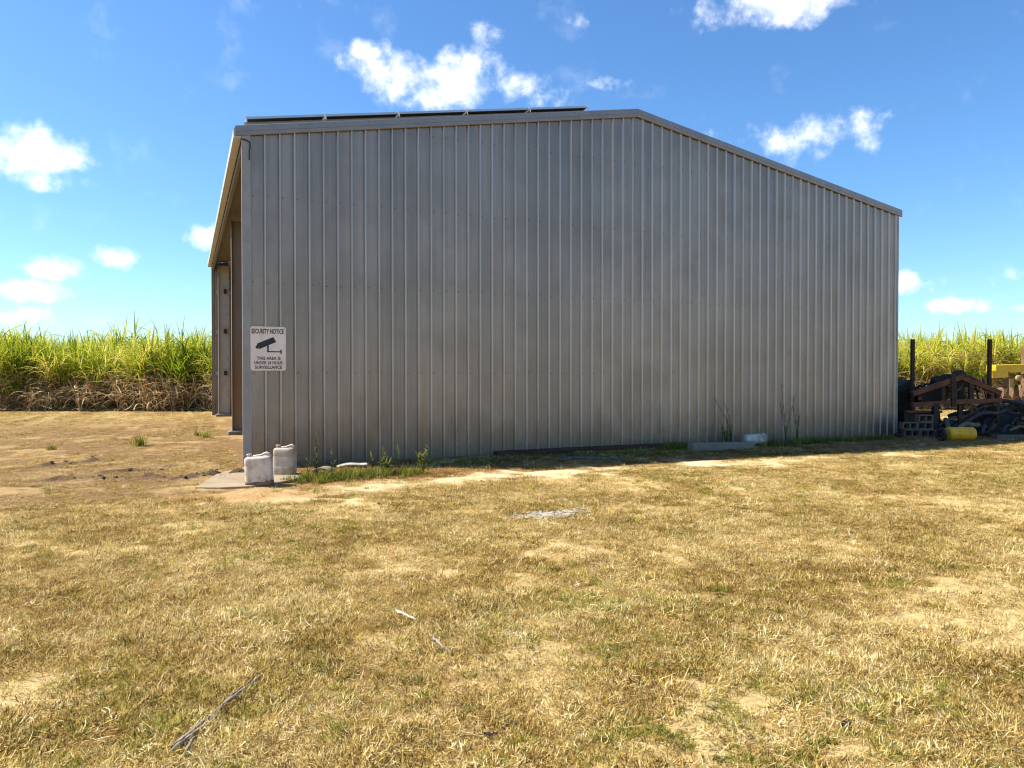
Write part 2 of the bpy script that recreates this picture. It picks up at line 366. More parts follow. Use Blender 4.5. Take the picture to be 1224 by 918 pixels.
def gz(x, y): return float(ground_z(np.array([x]), np.array([y]))[0])
def on_ground(px, py):
    p = ground_at(px, py)
    for _ in range(3): p = ground_at(px, py, gz(p.x, p.y))
    return p
def axis(a, b, step, far, grow=1.22):
    c = list(np.arange(a, b+1e-6, step)); s = step; v = c[-1]
    while v < far: s *= grow; v += s; c.append(v)
    s = step; v = c[0]; pre = []
    while v > -far: s *= grow; v -= s; pre.append(v)
    return np.array(pre[::-1]+c)
xs = axis(-7.0, 15.0, .07, 900); ys = axis(-12.5, 5.0, .07, 900)
X, Y = np.meshgrid(xs, ys); mk = masks(X, Y); Z = ground_z(X, Y, mk)
def lerp(a, b, t): return a*(1-t[..., None])+np.array(b)*t[..., None]
base = np.zeros(X.shape+(3,)); base[:] = (.33, .205, .065)
base = lerp(base, (.49, .33, .12), sstep(mk['nm'], .4, .65))
base = lerp(base, (.68, .52, .24), mk['patch'])
base = lerp(base, (.255, .145, .058), mk['yard'])
base = lerp(base, (.45, .30, .125), mk['yard']*sstep(mk['nm']+.3*(mk['ns']-.5), .52, .72))
base = lerp(base, (.31, .15, .062), mk['strip']*.95)
base = lerp(base, (.84, .69, .41), mk['path']*(.55+.45*sstep(mk['ns'], .3, .6)))
p_or = ground_at(300, 594); o_ = np.exp(-(((X-p_or.x)/1.3)**2+((Y-p_or.y)/.55)**2)); base = lerp(base, (.47, .255, .08), o_*.8)
base = lerp(base, (.105, .064, .036), np.clip(mk['rut']*1.25, 0, 1))
p_w = ground_at(653, 616); base = lerp(base, (.62, .54, .40), np.exp(-(((X-p_w.x)/.42)**2+((Y-p_w.y)/.16)**2))*sstep(mk['ns'], .3, .5))
ny, nx = X.shape
me = bpy.data.meshes.new('ground')
idx = np.arange(nx*ny).reshape(ny, nx)
quads = np.stack([idx[:-1, :-1], idx[:-1, 1:], idx[1:, 1:], idx[1:, :-1]], -1).reshape(-1, 4)
me.vertices.add(nx*ny); me.vertices.foreach_set('co', np.stack([X, Y, Z], -1).ravel())
me.loops.add(quads.size); me.loops.foreach_set('vertex_index', quads.ravel().astype(np.int32))
me.polygons.add(len(quads)); me.polygons.foreach_set('loop_start', np.arange(0, quads.size, 4, dtype=np.int32))
me.polygons.foreach_set('use_smooth', np.ones(len(quads), bool))
me.update(calc_edges=True)
ca = me.color_attributes.new('soil', 'FLOAT_COLOR', 'POINT')
ca.data.foreach_set('color', np.concatenate([base, np.ones(X.shape+(1,))], -1).ravel())
def soil_material():
    m = bpy.data.materials.new('dry_soil'); m.use_nodes = True; nt = m.node_tree; p = nt.nodes['Principled BSDF']
    a = nn(nt, 'ShaderNodeAttribute', attribute_name='soil'); g = nn(nt, 'ShaderNodeNewGeometry'); pos = g.outputs['Position']
    n1 = nz(nt, pos, 26, 6, .7); n2 = nz(nt, pos, 120, 4, .6); n3 = nz(nt, pos, 5, 5, .6)
    c = mixc(nt, maprange(nt, n1.outputs[0], .3, .7), (.55, .52, .48, 1), (1.28, 1.25, 1.18, 1))
    c = mixc(nt, 1.0, a.outputs['Color'], c, 'MULTIPLY')
    c = mixc(nt, maprange(nt, n2.outputs[0], .55, .72, 0, .5), c, (.62, .52, .34, 1))
    c = mixc(nt, maprange(nt, n3.outputs[0], .56, .74, 0, .35), c, (.17, .11, .06, 1))
    plug(nt, p, 'Base Color', c); p.inputs['Roughness'].default_value = .95; p.inputs['Specular IOR Level'].default_value = .2
    b = nn(nt, 'ShaderNodeBump'); b.inputs['Strength'].default_value = .9; b.inputs['Distance'].default_value = .02
    nt.links.new(mth(nt, 'ADD', n1.outputs[0], mth(nt, 'MULTIPLY', n2.outputs[0], .45)), b.inputs['Height'])
    nt.links.new(b.outputs[0], p.inputs['Normal'])
    return m
me.materials.append(soil_material())
ground = place('ground', me); tag(ground, kind='structure', label='dry paddock ground with sandy and brown bare patches')

# ------------------------------------------------------------------ shed
shed = thing('shed', (0, 0, 0), 'large grey corrugated metal farm shed with low gable and open left side', 'shed')
PITCHX, RIB0 = .254, .127
def prof(x0, x1):
    """trapezoidal ribs on a flat pan with two fine flutes: list of (x, outward)"""
    pts = {round(x0, 4): None, round(x1, 4): None}; out = []
    k0 = int(math.floor((x0-RIB0)/PITCHX))-1; k1 = int(math.ceil((x1-RIB0)/PITCHX))+1
    raw = []
    for k in range(k0, k1+1):
        c = RIB0+k*PITCHX
        raw += [(c-.036, 0), (c-.014, .032), (c-.010, .034), (c+.008, .034), (c+.012, .032), (c+.020, 0)]
        for fx in (.093, .161): raw += [(c+fx-.009, 0), (c+fx, .0028), (c+fx+.009, 0)]
    raw.sort()
    rx = [r[0] for r in raw]; ry = [r[1] for r in raw]
    out = [(x0, float(np.interp(x0, rx, ry)))]+[(a, b) for a, b in raw if x0+1e-4 < a < x1-1e-4]+[(x1, float(np.interp(x1, rx, ry)))]
    return out
def ztop(x): return 5.85+SLOPE*min(x, W-x)
rnd = random.Random(3)
def ribbed(x0, x1, zb, zt, f, rows=10, wob=.0016, seed=0):
    P = prof(x0, x1); mb = MB(); r_ = random.Random(seed); vs = []
    off = [[r_.uniform(-wob, wob) for _ in range(8)] for _ in range(rows+1)]
    for j in range(rows+1):
        for (x, o) in P:
            t = zt(x); z = zb+(t-zb)*j/rows
            pan = int((x-x0)/PITCHX); e = off[j][pan % 8] if .0001 < o < .02 or o == 0 else 0
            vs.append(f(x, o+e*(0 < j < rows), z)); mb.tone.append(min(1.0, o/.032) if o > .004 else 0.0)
    n = len(P)
    mb.add(vs, [(j*n+i, j*n+i+1, (j+1)*n+i+1, (j+1)*n+i) for j in range(rows) for i in range(n-1)])
    return mb
edges = [.012]
e = RIB0+.020+.762
while e < W-.02: edges.append(e); e += .762
edges.append(W-.012)
for k in range(len(edges)-1):
    a, b = edges[k]+.0004, edges[k+1]-.0004; zb = -.02; sh = rnd.choice((0, .0006, .0012))
    rg = (W/2) > a and (W/2) < b
    if rg: P_extra = None
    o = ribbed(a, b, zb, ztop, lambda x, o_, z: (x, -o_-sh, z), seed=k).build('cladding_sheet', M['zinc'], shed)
    s = MB()
    for zr in (.16, 1.64, 3.23, 4.75, 6.2):
        for q in range(-1, 70):
            xx = RIB0+q*PITCHX+.05
            if a < xx < b and zr < ztop(xx)-.2:
                s.lathe([(.013, 0), (.013, .002), (.008, .003), (.007, .008)], 6, Matrix(((1,0,0),(0,0,-1),(0,1,0))), (xx, -sh, zr+rnd.uniform(-.012, .012)))
    tag(s.build('screws', M['screwm'], o), kind='stuff')
# barge flashings, ridge to each eave: face, bottom lip, return over the roof
def barge(x0, x1, name='barge_flashing'):
    mb = MB(); yf = -.062
    sec = [(-.030, -.185), (yf+.006, -.178), (yf, -.168), (yf, -.118), (yf-.005, -.112), (yf, -.106), (yf, -.012), (yf+.012, 0), (.13, .006), (.13, .002), (yf+.016, -.004), (yf+.004, -.014), (yf+.004, -.165), (-.028, -.182)]
    vs = []
    for x in (x0, x1):
        zr = 5.938+SLOPE*min(max(x, -.2), W-x)
        vs += [(x, y, zr+dz) for y, dz in sec]
    n = len(sec); mb.add(vs, [(i, (i+1) % n, n+(i+1) % n, n+i) for i in range(n)]+[tuple(range(n))[::-1], tuple(range(n, 2*n))])
    return mb.build(name, M['flash'], shed)
barge(-.105, W/2-.0005); barge(W/2+.0005, W+.10)
s = MB()
for x in np.arange(.35, W, .62):
    zr = 5.938+SLOPE*min(x, W-x); s.lathe([(.008, 0), (.008, .003), (.005, .007)], 6, Matrix(((1,0,0),(0,0,-1),(0,1,0))), (x, -.062, zr-.04))
tag(s.build('flashing_screws', M['screwm'], shed), kind='stuff')
# corner flashings
def corner(x, y, sx, sy, top, fw=.135):
    mb = MB(); mb.box((x+sx*(fw/2-.0055), y+sy*.0385, (top+.02)/2), (fw, .003, top-.02)); mb.box((x-sx*.004, y-sy*.010, (top+.02)/2), (.003, .092, top-.02))
    mb.box((x+sx*(fw-.004), y+sy*.035, (top+.02)/2), (.003, .007, top-.02))
    return mb.build('corner_flashing', M['cornerf'], shed)
corner(0, 0, 1, -1, 5.80); corner(W, 0, -1, -1, 5.80, .06); corner(0, L, 1, 1, 5.80); corner(W, L, -1, 1, 5.80)
# roof slopes with the same ribs running down the fall, lining underneath
def roof(sgn):
    mb = MB(); P = prof(.02, L-.02); n = len(P); vs = []
    for t in (0, 1):
        x = (-.06 if sgn < 0 else W+.06)*(1-t)+W/2*t
        for (y, o) in P: vs.append((x, y, 5.892+SLOPE*min(x, W-x)+o))
    mb.add(vs, [(i, i+1, n+i+1, n+i) for i in range(n-1)]); return mb.build('roof_slope', M['zinc'], shed)
roof(-1); roof(1)
mb = MB()
for sgn in (0, 1):
    xa, xb = (.09, W/2-.01) if sgn == 0 else (W/2+.01, W-.03)
    z = lambda x: 5.845+SLOPE*min(x, W-x)
    mb.add([(xa, .05, z(xa)), (xb, .05, z(xb)), (xb, L-.05, z(xb)), (xa, L-.05, z(xa))], [(0, 3, 2, 1)])
mb.build('roof_lining', M['insul'], shed)
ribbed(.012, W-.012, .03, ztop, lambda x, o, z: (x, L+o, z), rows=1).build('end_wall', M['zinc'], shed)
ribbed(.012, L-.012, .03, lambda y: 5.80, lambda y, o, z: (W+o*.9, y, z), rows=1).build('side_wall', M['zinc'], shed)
# gutter along the open side
g = MB(); g.box((-.133, L/2, 5.797), (.004, L+.06, .150)); g.box((-.071, L/2, 5.720), (.120, L+.06, .004)); g.box((-.009, L/2, 5.795), (.004, L+.06, .146))
g.box((-.125, L/2, 5.874), (.020, L+.06, .004)); g.box((-.071, -.032, 5.797), (.120, .003, .148)); g.box((-.071, L+.032, 5.797), (.120, .003, .148))
gu = g.build('gutter', M['gutter'], shed)
MB().box((.045, L/2, 5.70), (.075, L-.1, .20)).build('eave_beam', M['insul'], shed, bevel=.006)
br = MB(); br.bar((.09, .25, 5.66), (.09, L-.3, 5.66), .012, .012); br.build('eave_cable', M['cable'], shed)
# portal frames
def ibeam(mb, a, b, depthv, dep, wid, up):
    a = Vector(a); b = Vector(b); dv = Vector(depthv)
    for s_ in (-.5, .5): mb.bar(a+dv*dep*s_, b+dv*dep*s_, wid, .014, up)
    mb.bar(a, b, .010, dep-.016, up)
for i, y in enumerate((.42, 7.55, 16.55)):
    for x, sg in ((.41, 1), (W-.41, -1)):
        c = MB()
        for s_ in (-.19, .19): c.box((x+s_, y, 2.90), (.014, .19, 5.66))
        c.box((x, y, 2.90), (.365, .012, 5.66))
        co = c.build('column', M['rustcol'] if i == 1 and sg > 0 else M['steel'], shed)
        bp = MB().box((x, y, .085), (.46, .26, .02)); bp.build('base_plate', M['steel'], co)
        MB().box((x, y, .03), (.60, .42, .085)).build('footing', M['concrete'], co, bevel=.012)
        if i != 1:
            for zc in (1.64, 3.23, 4.75):
                MB().box((x+.05, y-.05, zc), (.10, .09, .16)).build('cleat', M['darksteel'], co)
    for x0, x1 in ((.6, W/2-.02), (W-.6, W/2+.02)):
        z = lambda x: 5.60+SLOPE*min(x, W-x)
        rf = MB(); rf.bar((x0, y, z(x0)), (x1, y, z(x1)), .012, .30); rf.bar((x0, y, z(x0)+.155), (x1, y, z(x1)+.155), .16, .012); rf.bar((x0, y, z(x0)-.155), (x1, y, z(x1)-.155), .16, .012)
        rf.build('rafter', M['steel'], shed)
for k in range(1, 7):
    for sgn in (0, 1):
        x = k*1.28; x = x if sgn == 0 else W-x
        MB().box((x, L/2, 5.79+SLOPE*min(x, W-x)-.06), (.06, L-.3, .10)).build('purlin', M['steel'], shed)
for zc in (1.64, 3.23, 4.75):
    for yy in (L-.075, .075): MB().box((W/2, yy, zc), (W-.3, .10, .14)).build('girt', M['steel'], shed)
# loose cable at the eave corner
c = MB(); c.tube([(-.02, -.045, 5.70), (.05, -.06, 5.69), (.125, -.062, 5.66), (.135, -.055, 5.58), (.12, -.05, 5.50), (.122, -.048, 5.35)], .011, 6); c.build('corner_cable', M['cable'], shed)

# ------------------------------------------------------------------ solar panels on the left slope
def at_y(px, py, y):
    r = ray(px, py); return CAM+r*((y-CAM.y)/r.y)
pa, pb = at_y(293, 139.5, .16), at_y(703, 126.3, .16)
d = pb-pa; run = d.length; ux = d.normalized(); uy = Vector((0, 1, 0)); uz = ux.cross(uy).normalized()
sol = thing('solar_array', pa, 'row of five dark solar panels on the left roof slope', 'solar panels')
Ms = Matrix((ux, uy, uz)).transposed()
plen = run/5
def lb(mb, c, s): return mb.box(Ms @ Vector(c), s, Ms)
for i in range(5):
    x0 = i*plen+.012; x1 = (i+1)*plen-.012; xc = (x0+x1)/2; ln = x1-x0
    fr = MB()
    for yy in (.012, .988): lb(fr, (xc, yy, -.02), (ln, .024, .04))
    for xx in (x0+.012, x1-.012): lb(fr, (xx, .5, -.02), (.024, .952, .04))
    f_ = fr.build('panel_frame', M['alu'], sol)
    lb(MB(), (xc, .5, -.006), (ln-.05, .95, .006)).build('panel_glass', M['glass'], f_)
    lb(MB(), (xc, .5, -.012), (ln-.05, .95, .004)).build('panel_backsheet', M['backsheet'], f_)
for yy in (.2, .8):
    r_ = MB(); lb(r_, (run/2, yy, -.065), (run+.04, .04, .045)); r_.build('mounting_rail', M['alu'], sol)
for i in range(6):
    x = min(max(i*plen, .008), run-.008)
    for yy in (.2, .8):
        ft = MB(); zb = 5.90+SLOPE*(pa.x+x)-(pa.z+(ux*x).z); lb(ft, (x, yy, (zb-.09)/2), (.04, .05, max(.02, abs(zb+.09)))); ft.build('foot', M['alu'], sol)
    cl = MB(); lb(cl, (x, -.010, -.045), (.024, .012, .11)); lb(cl, (x, .03, .005), (.034, .09, .008)); cl.build('clamp', M['clamp'], sol)  # white front bars stand in for the sunlit gaps between panels

# ------------------------------------------------------------------ security sign
sx0, sx1, sz0, sz1 = .122, .720, 1.684, 2.460   # plate stands off on the rib crests
sw, shh = sx1-sx0, sz1-sz0
sign = thing('security_sign', (sx0, -.0425, sz0), 'white security notice sign with camera symbol fixed to the shed wall', 'sign')
def rrect(w_, h_, r, n=5):
    out = []
    for cx_, cy_, a0 in ((w_-r, r, -90), (w_-r, h_-r, 0), (r, h_-r, 90), (r, r, 180)):
        for k in range(n+1):
            a = math.radians(a0+90*k/n); out.append((cx_+r*math.cos(a), cy_+r*math.sin(a)))
    return out
MS = Matrix(((1, 0, 0), (0, 0, -1), (0, 1, 0)))       # sheet x,y -> wall x,z ; depth -> -y
MB().prism(rrect(sw, shh, .03), 0, .006, MS).build('plate', M['signplate'], sign)
rim = MB(); o_r = rrect(sw, shh, .03); i_r = [(x_*.965+sw*.0175, y_*.973+shh*.0135) for x_, y_ in o_r]
n_ = len(o_r); rim.add([MS @ Vector((x_, y_, .0075)) for x_, y_ in o_r+i_r], [(i, (i+1) % n_, n_+(i+1) % n_, n_+i) for i in range(n_)]); rim.build('border', M['signplate'], sign)
def sgn(zx, zy): return ((zx-105)/530*sw, (785-zy)/675*shh)
def text(body, x0, x1, y0, y1):
    cu = bpy.data.curves.new('t', 'FONT'); cu.body = body; cu.size = 1; cu.offset = .03; cu.extrude = 0; cu.space_character = 1.05
    to = bpy.data.objects.new('t', cu); COL.objects.link(to); bpy.context.view_layer.update()
    me = bpy.data.meshes.new_from_object(to.evaluated_get(bpy.context.evaluated_depsgraph_get()))
    bpy.data.objects.remove(to); bpy.data.curves.remove(cu)
    co = np.zeros(len(me.vertices)*3); me.vertices.foreach_get('co', co); co = co.reshape(-1, 3)
    a, b = sgn(x0, y1), sgn(x1, y0); mn, mx = co.min(0), co.max(0)
    u = a[0]+(co[:, 0]-mn[0])/(mx[0]-mn[0])*(b[0]-a[0]); v = a[1]+(co[:, 1]-mn[1])/(mx[1]-mn[1])*(b[1]-a[1])
    me.vertices.foreach_set('co', np.stack([u, np.full(len(u), -.0085), v], -1).ravel())
    me.materials.clear(); me.materials.append(M['ink']); me.update(); me.name = 'lettering'
    return place('lettering', me, sign)
text('SECURITY NOTICE', 122, 604, 146, 220)
text('THIS AREA IS', 198, 552, 570, 621)
text('UNDER 24 HOUR', 158, 587, 640, 689)
text('SURVEILLANCE', 170, 574, 708, 758)
cs = MB()
cs.prism([sgn(*p) for p in ((240, 455), (487, 345), (445, 268), (203, 372))], .0075, .0085, MS)
cs.prism([sgn(*p) for p in ((232, 452), (210, 378), (185, 415), (176, 428), (192, 446))][::-1], .0075, .0086, MS)
cs.prism([sgn(*p) for p in ((352, 505), (376, 505), (376, 395), (352, 405))], .0075, .0087, MS)
cs.prism([sgn(*p) for p in ((352, 503), (560, 503), (560, 486), (352, 486))], .0075, .0088, MS)
cs.prism([sgn(*p) for p in ((550, 524), (571, 524), (571, 464), (550, 464))], .0075, .0089, MS)
cs.build('camera_symbol', M['inkblack'], sign)
for q in ((.013, .013), (sw-.013, .013), (.013, shh-.013), (sw-.013, shh-.013)):
    MB().lathe([(.005, .0075), (.005, .010), (.003, .012)], 8, MS, MS @ Vector((q[0], q[1], 0))).build('fixing_screw', M['screwm'], sign)

# ------------------------------------------------------------------ things at the foot of the wall
def jerrycan(loc, w_, d_, h_, rz, label, m, tilt=0.0, caked=False):
    t = thing('jerrycan', loc, label, 'jerrycan', 'white plastic jerrycans at the shed corner', rz); t.rotation_euler = (0, tilt, rz)
    hw, hd = w_/2, d_/2; b = MB(); S = []
    for z, k in ((0, .90), (.012, .96), (.035, 1.0), (h_*.30, 1.0), (h_*.31, .993), (h_*.335, .993), (h_*.345, 1.0), (h_*.62, 1.0), (h_*.63, .993), (h_*.655, .993), (h_*.665, 1.0), (h_*.80, 1.0), (h_*.86, .975), (h_*.895, .90), (h_*.91, .78)):
        S.append((z, hw*k, hd*k, 0, 0))
    b.loft(S, 40, 5.0); bo = b.build('body', m, t, True)
    mod = bo.modifiers.new('edge', 'EDGE_SPLIT'); mod.split_angle = math.radians(50)
    n = MB(); n.lathe([(.030, h_*.90), (.030, h_*.945), (.026, h_*.95), (.026, h_*.955)], 18, None, (-hw*.68, 0, 0)); n.build('neck', m, t, True)
    c = MB(); c.lathe([(.036, h_*.945), (.037, h_*.995), (.032, h_*1.0)], 20, None, (-hw*.68, 0, 0)); c.build('cap', m, t, True)
    hd_ = MB(); hz = h_*.905
    hd_.tube([(-hw*.42, 0, hz-.02), (-hw*.34, 0, hz+h_*.01), (-hw*.1, 0, hz+h_*.022), (hw*.2, 0, hz+h_*.035), (hw*.42, 0, hz+h_*.07), (hw*.62, 0, hz+h_*.092), (hw*.80, 0, hz+h_*.065), (hw*.88, 0, hz-.02)], [.02, .02, .018, .018, .02, .024, .028, .03], 10); hd_.build('handle', m, t, True)
    if caked:
        r_ = random.Random(4); k = MB(); S = []
        for z, e in ((-.01, .95), (.02, 1.015), (.045, 1.012), (.06, 1.002)): S.append((z, hw*e, hd*e, 0, 0))
        k.loft(S, 40, 5.0)
        k.v = [(x, y, z+(r_.uniform(-.012, .018) if z > .05 else 0)) for x, y, z in k.v]
        k.build('mud_crust', M['mudcake'], t, True)
    return t
p = on_ground(310.5, 581); jerrycan((p.x, p.y, p.z+.02), .375, .26, .455, -YAW+.12, 'mud-caked white jerrycan in sunlight in front of the shed corner', M['white'], math.radians(-2.5), True)
p = on_ground(340.5, 570); jerrycan((p.x, p.y, p.z+.035), .335, .25, .475, -YAW-.08, 'stained white jerrycan standing closest to the shed wall', M['white2'], math.radians(1))
sl_px = ((233, 585), (262, 585.5), (296, 584), (330, 579.5), (352, 575.5), (366, 571.5), (352, 564), (300, 560.5), (262, 567), (246, 577))
poly = [(q.x, q.y) for q in (ground_at(*s_) for s_ in sl_px)]
slab = MB().prism(poly, -.03, .035).build('concrete_slab', M['slab'], None, bevel=.008)
tag(slab, 'thin dusty concrete slab at the open corner of the shed', 'slab')
# bucket on its side, sleeper, gap shadow bar, pipe
p = on_ground(889, 531); bk = thing('bucket', (p.x, p.y-.35, .125), 'white plastic bucket lying on its side behind the concrete sleeper', 'bucket', None, -.25)
RY = Matrix(((0, 0, 1), (0, 1, 0), (-1, 0, 0)))
MB().lathe([(.105, -.24), (.118, -.235), (.122, -.22), (.138, .17), (.138, .20)], 28, RY).build('body', M['white'], bk, True)
MB().lathe([(.137, .18), (.153, .18), (.153, .20), (.147, .203), (.147, .215), (.152, .218), (.152, .235), (.128, .235), (.120, .205), (.120, .19)], 28, RY).build('rim', M['white'], bk, True)
hb = MB(); hb.tube([(.20, .15*math.cos(a), .15*math.sin(a)+.0) if 0 else (.20+.09*math.sin(a), .152*math.cos(a), -.02-.03*math.sin(a)) for a in np.linspace(0, math.pi, 12)], .004, 6); hb.build('wire_handle', M['darksteel'], bk)
a, b = ground_at(828, 539.5), ground_at(903, 537); a.z = b.z = .085
dv = (b-a).normalized(); rzs = math.atan2(dv.y, dv.x)
slp = MB().box((0, 0, 0), ((b-a).length, .22, .19)); so_ = slp.build('concrete_sleeper', M['concrete'], None, bevel=.018); so_.location = ((a.x+b.x)/2, (a.y+b.y)/2+.1, gz((a.x+b.x)/2, (a.y+b.y)/2)+.075); so_.rotation_euler = (0, math.radians(.8), -.12)
tag(so_, 'grey concrete sleeper lying in front of the white bucket', 'sleeper')
tb = MB(); n_s = 14; rt = random.Random(8); vs = []
for i in range(n_s+1):
    x = -2.25+4.5*i/n_s
    for (yy, zz) in ((-.06, -.045), (.06, -.045), (.06, .05), (-.06, .05)): vs.append((x, yy+rt.uniform(-.006, .006), zz+rt.uniform(-.006, .006)))
fs = [(i*4+k, (i+1)*4+k, (i+1)*4+(k+1) % 4, i*4+(k+1) % 4) for i in range(n_s) for k in range(4)]+[(3, 2, 1, 0), tuple(n_s*4+k for k in range(4))]
to_ = tb.add(vs, fs).build('timber_beam', M['timber'], None, bevel=.008); to_.location = (7.0, -.125, .035); tag(to_, 'long dark bar added for the gap shadow along the foot of the shed wall', 'beam')  # dark bar added in place of the shadow gap under the wall
a, b = ground_at(665, 547), ground_at(746, 551)
for q, (pts, lab) in enumerate((([(665, 546.5), (690, 548), (715, 548.5), (733, 549.5), (747, 551)], 'long faded blue pipe on the shaded dirt below the wall'), ([(668, 548), (684, 548.6), (700, 549), (712, 550.2)], 'shorter faded blue pipe end beside the long blue pipe'))):
    P = [on_ground(*s_) for s_ in pts]; r0 = P[0].copy()
    o = MB().tube([(v.x-r0.x, v.y-r0.y, gz(v.x, v.y)-r0.z+.02+.004*q) for v in P], .019-.003*q, 8).build('blue_pipe', M['bluepipe'], None, True); o.location = r0; tag(o, lab, 'pipe', 'blue pipes by the wall')
# broken pale bits among the weeds
p = on_ground(388, 567); r_ = random.Random(6)
ch = MB(); prof_ = [(.16*math.cos(a), .10*math.sin(a)) for a in np.linspace(0, math.pi, 12)]; inn = [(.12*math.cos(a), .065*math.sin(a)) for a in np.linspace(math.pi, 0, 12)]
ch.prism(prof_+inn, -.14, .14, Matrix(((1, 0, 0), (0, 0, -1), (0, 1, 0)))); co_ = ch.build('broken_pipe', M['concrete'], None); co_.location = (p.x, p.y+.1, p.z+.01); co_.rotation_euler = (0, 0, -.5); tag(co_, 'broken half round concrete pipe piece among weeds by the wall', 'pipe piece')
a = on_ground(405, 564); b = on_ground(441, 561); st = MB(); vs = []; fs = []
for i in range(9):
    t = i/8; c = a.lerp(b, t); c.y += .15; wv = .05*(1-.4*abs(t-.5)); dz = .05+.02*math.sin(t*5)+.03*t
    vs += [(c.x-a.x, c.y-a.y-wv, dz), (c.x-a.x, c.y-a.y+wv, dz+.02), (c.x-a.x, c.y-a.y+wv, dz+.035), (c.x-a.x, c.y-a.y-wv, dz+.015)]
fs = [(i*4+k, (i+1)*4+k, (i+1)*4+(k+1) % 4, i*4+(k+1) % 4) for i in range(8) for k in range(4)]+[(3, 2, 1, 0), (32, 33, 34, 35)]
o = st.add(vs, fs).build('plastic_strip', M['white'], None); o.location = a; tag(o, 'bent white plastic strip lying in weeds by the wall', 'strip')

# ------------------------------------------------------------------ litter in the near grass
def strand(pts, r0, r1, seed, m, name, label, cat, n=7, flat=.5):
    P = [on_ground(*s_) for s_ in pts]; o0 = P[0].copy(); rr = random.Random(seed); Q = []
    for i in range(len(P)-1):
        for k in range(5): Q.append(P[i].lerp(P[i+1], k/5))
    Q.append(P[-1]); mnum = len(Q)
    Q = [Vector((v.x-o0.x+rr.uniform(-.006, .006), v.y-o0.y+rr.uniform(-.006, .006), gz(v.x, v.y)-o0.z+.028+rr.uniform(-.004, .006))) for v in Q]
    mb = MB(); mb.tube(Q, [max(.002, (r0+(r1-r0)*i/(mnum-1))*(1+rr.uniform(-.15, .15))*(1 if 0 < i < mnum-1 else .35)) for i in range(mnum)], n)
    o = mb.build(name, m, None, False); o.location = o0; tag(o, label, cat); return o, Q
frond = thing('dry_frond', on_ground(205, 905), 'long weathered grey cane stalk splitting apart in the near left grass', 'stalk')
def fr_strand(pts, r0, r1, seed, lift=0):
    P = [on_ground(*s_) for s_ in pts]; rr = random.Random(seed); Q = []; o0 = frond.location
    for i in range(len(P)-1):
        for k in range(6): Q.append(P[i].lerp(P[i+1], k/6))
    Q.append(P[-1]); n_ = len(Q)
    Q = [Vector((v.x-o0.x, v.y-o0.y, gz(v.x, v.y)-o0.z+.024+lift*.5+.004*math.sin(i*.5+seed)+rr.uniform(-.003, .003))) for i, v in enumerate(Q)]
    MB().tube(Q, [max(.002, (r0+(r1-r0)*i/(n_-1))*(1+rr.uniform(-.2, .2))*(1 if 0 < i < n_-1 else .3)) for i in range(n_)], 6).build('strand', M['driedwood'], frond)
fr_strand([(205, 904), (232, 882), (262, 855), (290, 830), (311, 813)], .010, .007, 1)
fr_strand([(214, 896), (240, 872), (266, 850), (285, 836)], .008, .004, 2, .012)
fr_strand([(203, 900), (226, 882), (248, 866)], .008, .004, 3, .006)
fr_strand([(222, 902), (229, 893), (234, 886)], .009, .005, 4)
fr_strand([(258, 857), (282, 834), (300, 818), (306, 811)], .006, .003, 5, .008)
strand([(474, 734), (484, 740), (497, 746)], .011, .007, 3, M['paletwig'], 'pale_twig', 'short bleached twig lying in the middle of the grass', 'twig')
strand([(516, 764), (521, 771), (530, 780), (540, 786)], .010, .005, 4, M['driedwood'], 'forked_twig', 'thin dark forked twig below the bleached twig', 'twig')
strand([(578, 884), (587, 886), (594, 883)], .008, .004, 6, M['darkleaf'], 'dark_twig', 'short blackened twig near the bottom edge of the grass', 'twig')
p = on_ground(1011, 869); dl = MB(); rr = random.Random(9); vs = []
for i in range(7):
    t = i/6; wv = .035*math.sin(math.pi*(t*.9+.05)); vs += [(-.06+.12*t, -wv, .03+.02*math.sin(t*6)), (-.06+.12*t, 0, .045+.02*math.sin(t*6)), (-.06+.12*t, wv, .03+.025*math.cos(t*5))]
dl.add(vs, [(i*3+k, (i+1)*3+k, (i+1)*3+k+1, i*3+k+1) for i in range(6) for k in range(2)])
o = dl.build('curled_leaf', M['darkleaf'], None, False); o.location = p; o.rotation_euler = (0, 0, .3); o.scale = (.75, .7, .6); sm = o.modifiers.new('thick', 'SOLIDIFY'); sm.thickness = .004
tag(o, 'curled black dead leaf in the near right grass', 'leaf')
p0 = on_ground(653, 616); cr = MB(); rr = random.Random(12)
for i in range(420):
    x = rr.gauss(0, .22); y = rr.gauss(0, .085); s_ = rr.uniform(.008, .03); z = gz(p0.x+x, p0.y+y)-p0.z
    cr.box((x, y, z+s_*.3), (s_*rr.uniform(.8, 3), s_, s_*.7), Matrix.Rotation(rr.uniform(0, 6), 3, 'Z') @ Matrix.Rotation(rr.uniform(-.4, .4), 3, 'X'))
o = cr.build('lime_crumbs', M['chalk'], None); o.location = p0; tag(o, 'patch of white lime crumbs spilled on the grass', 'crumbs', kind='stuff')
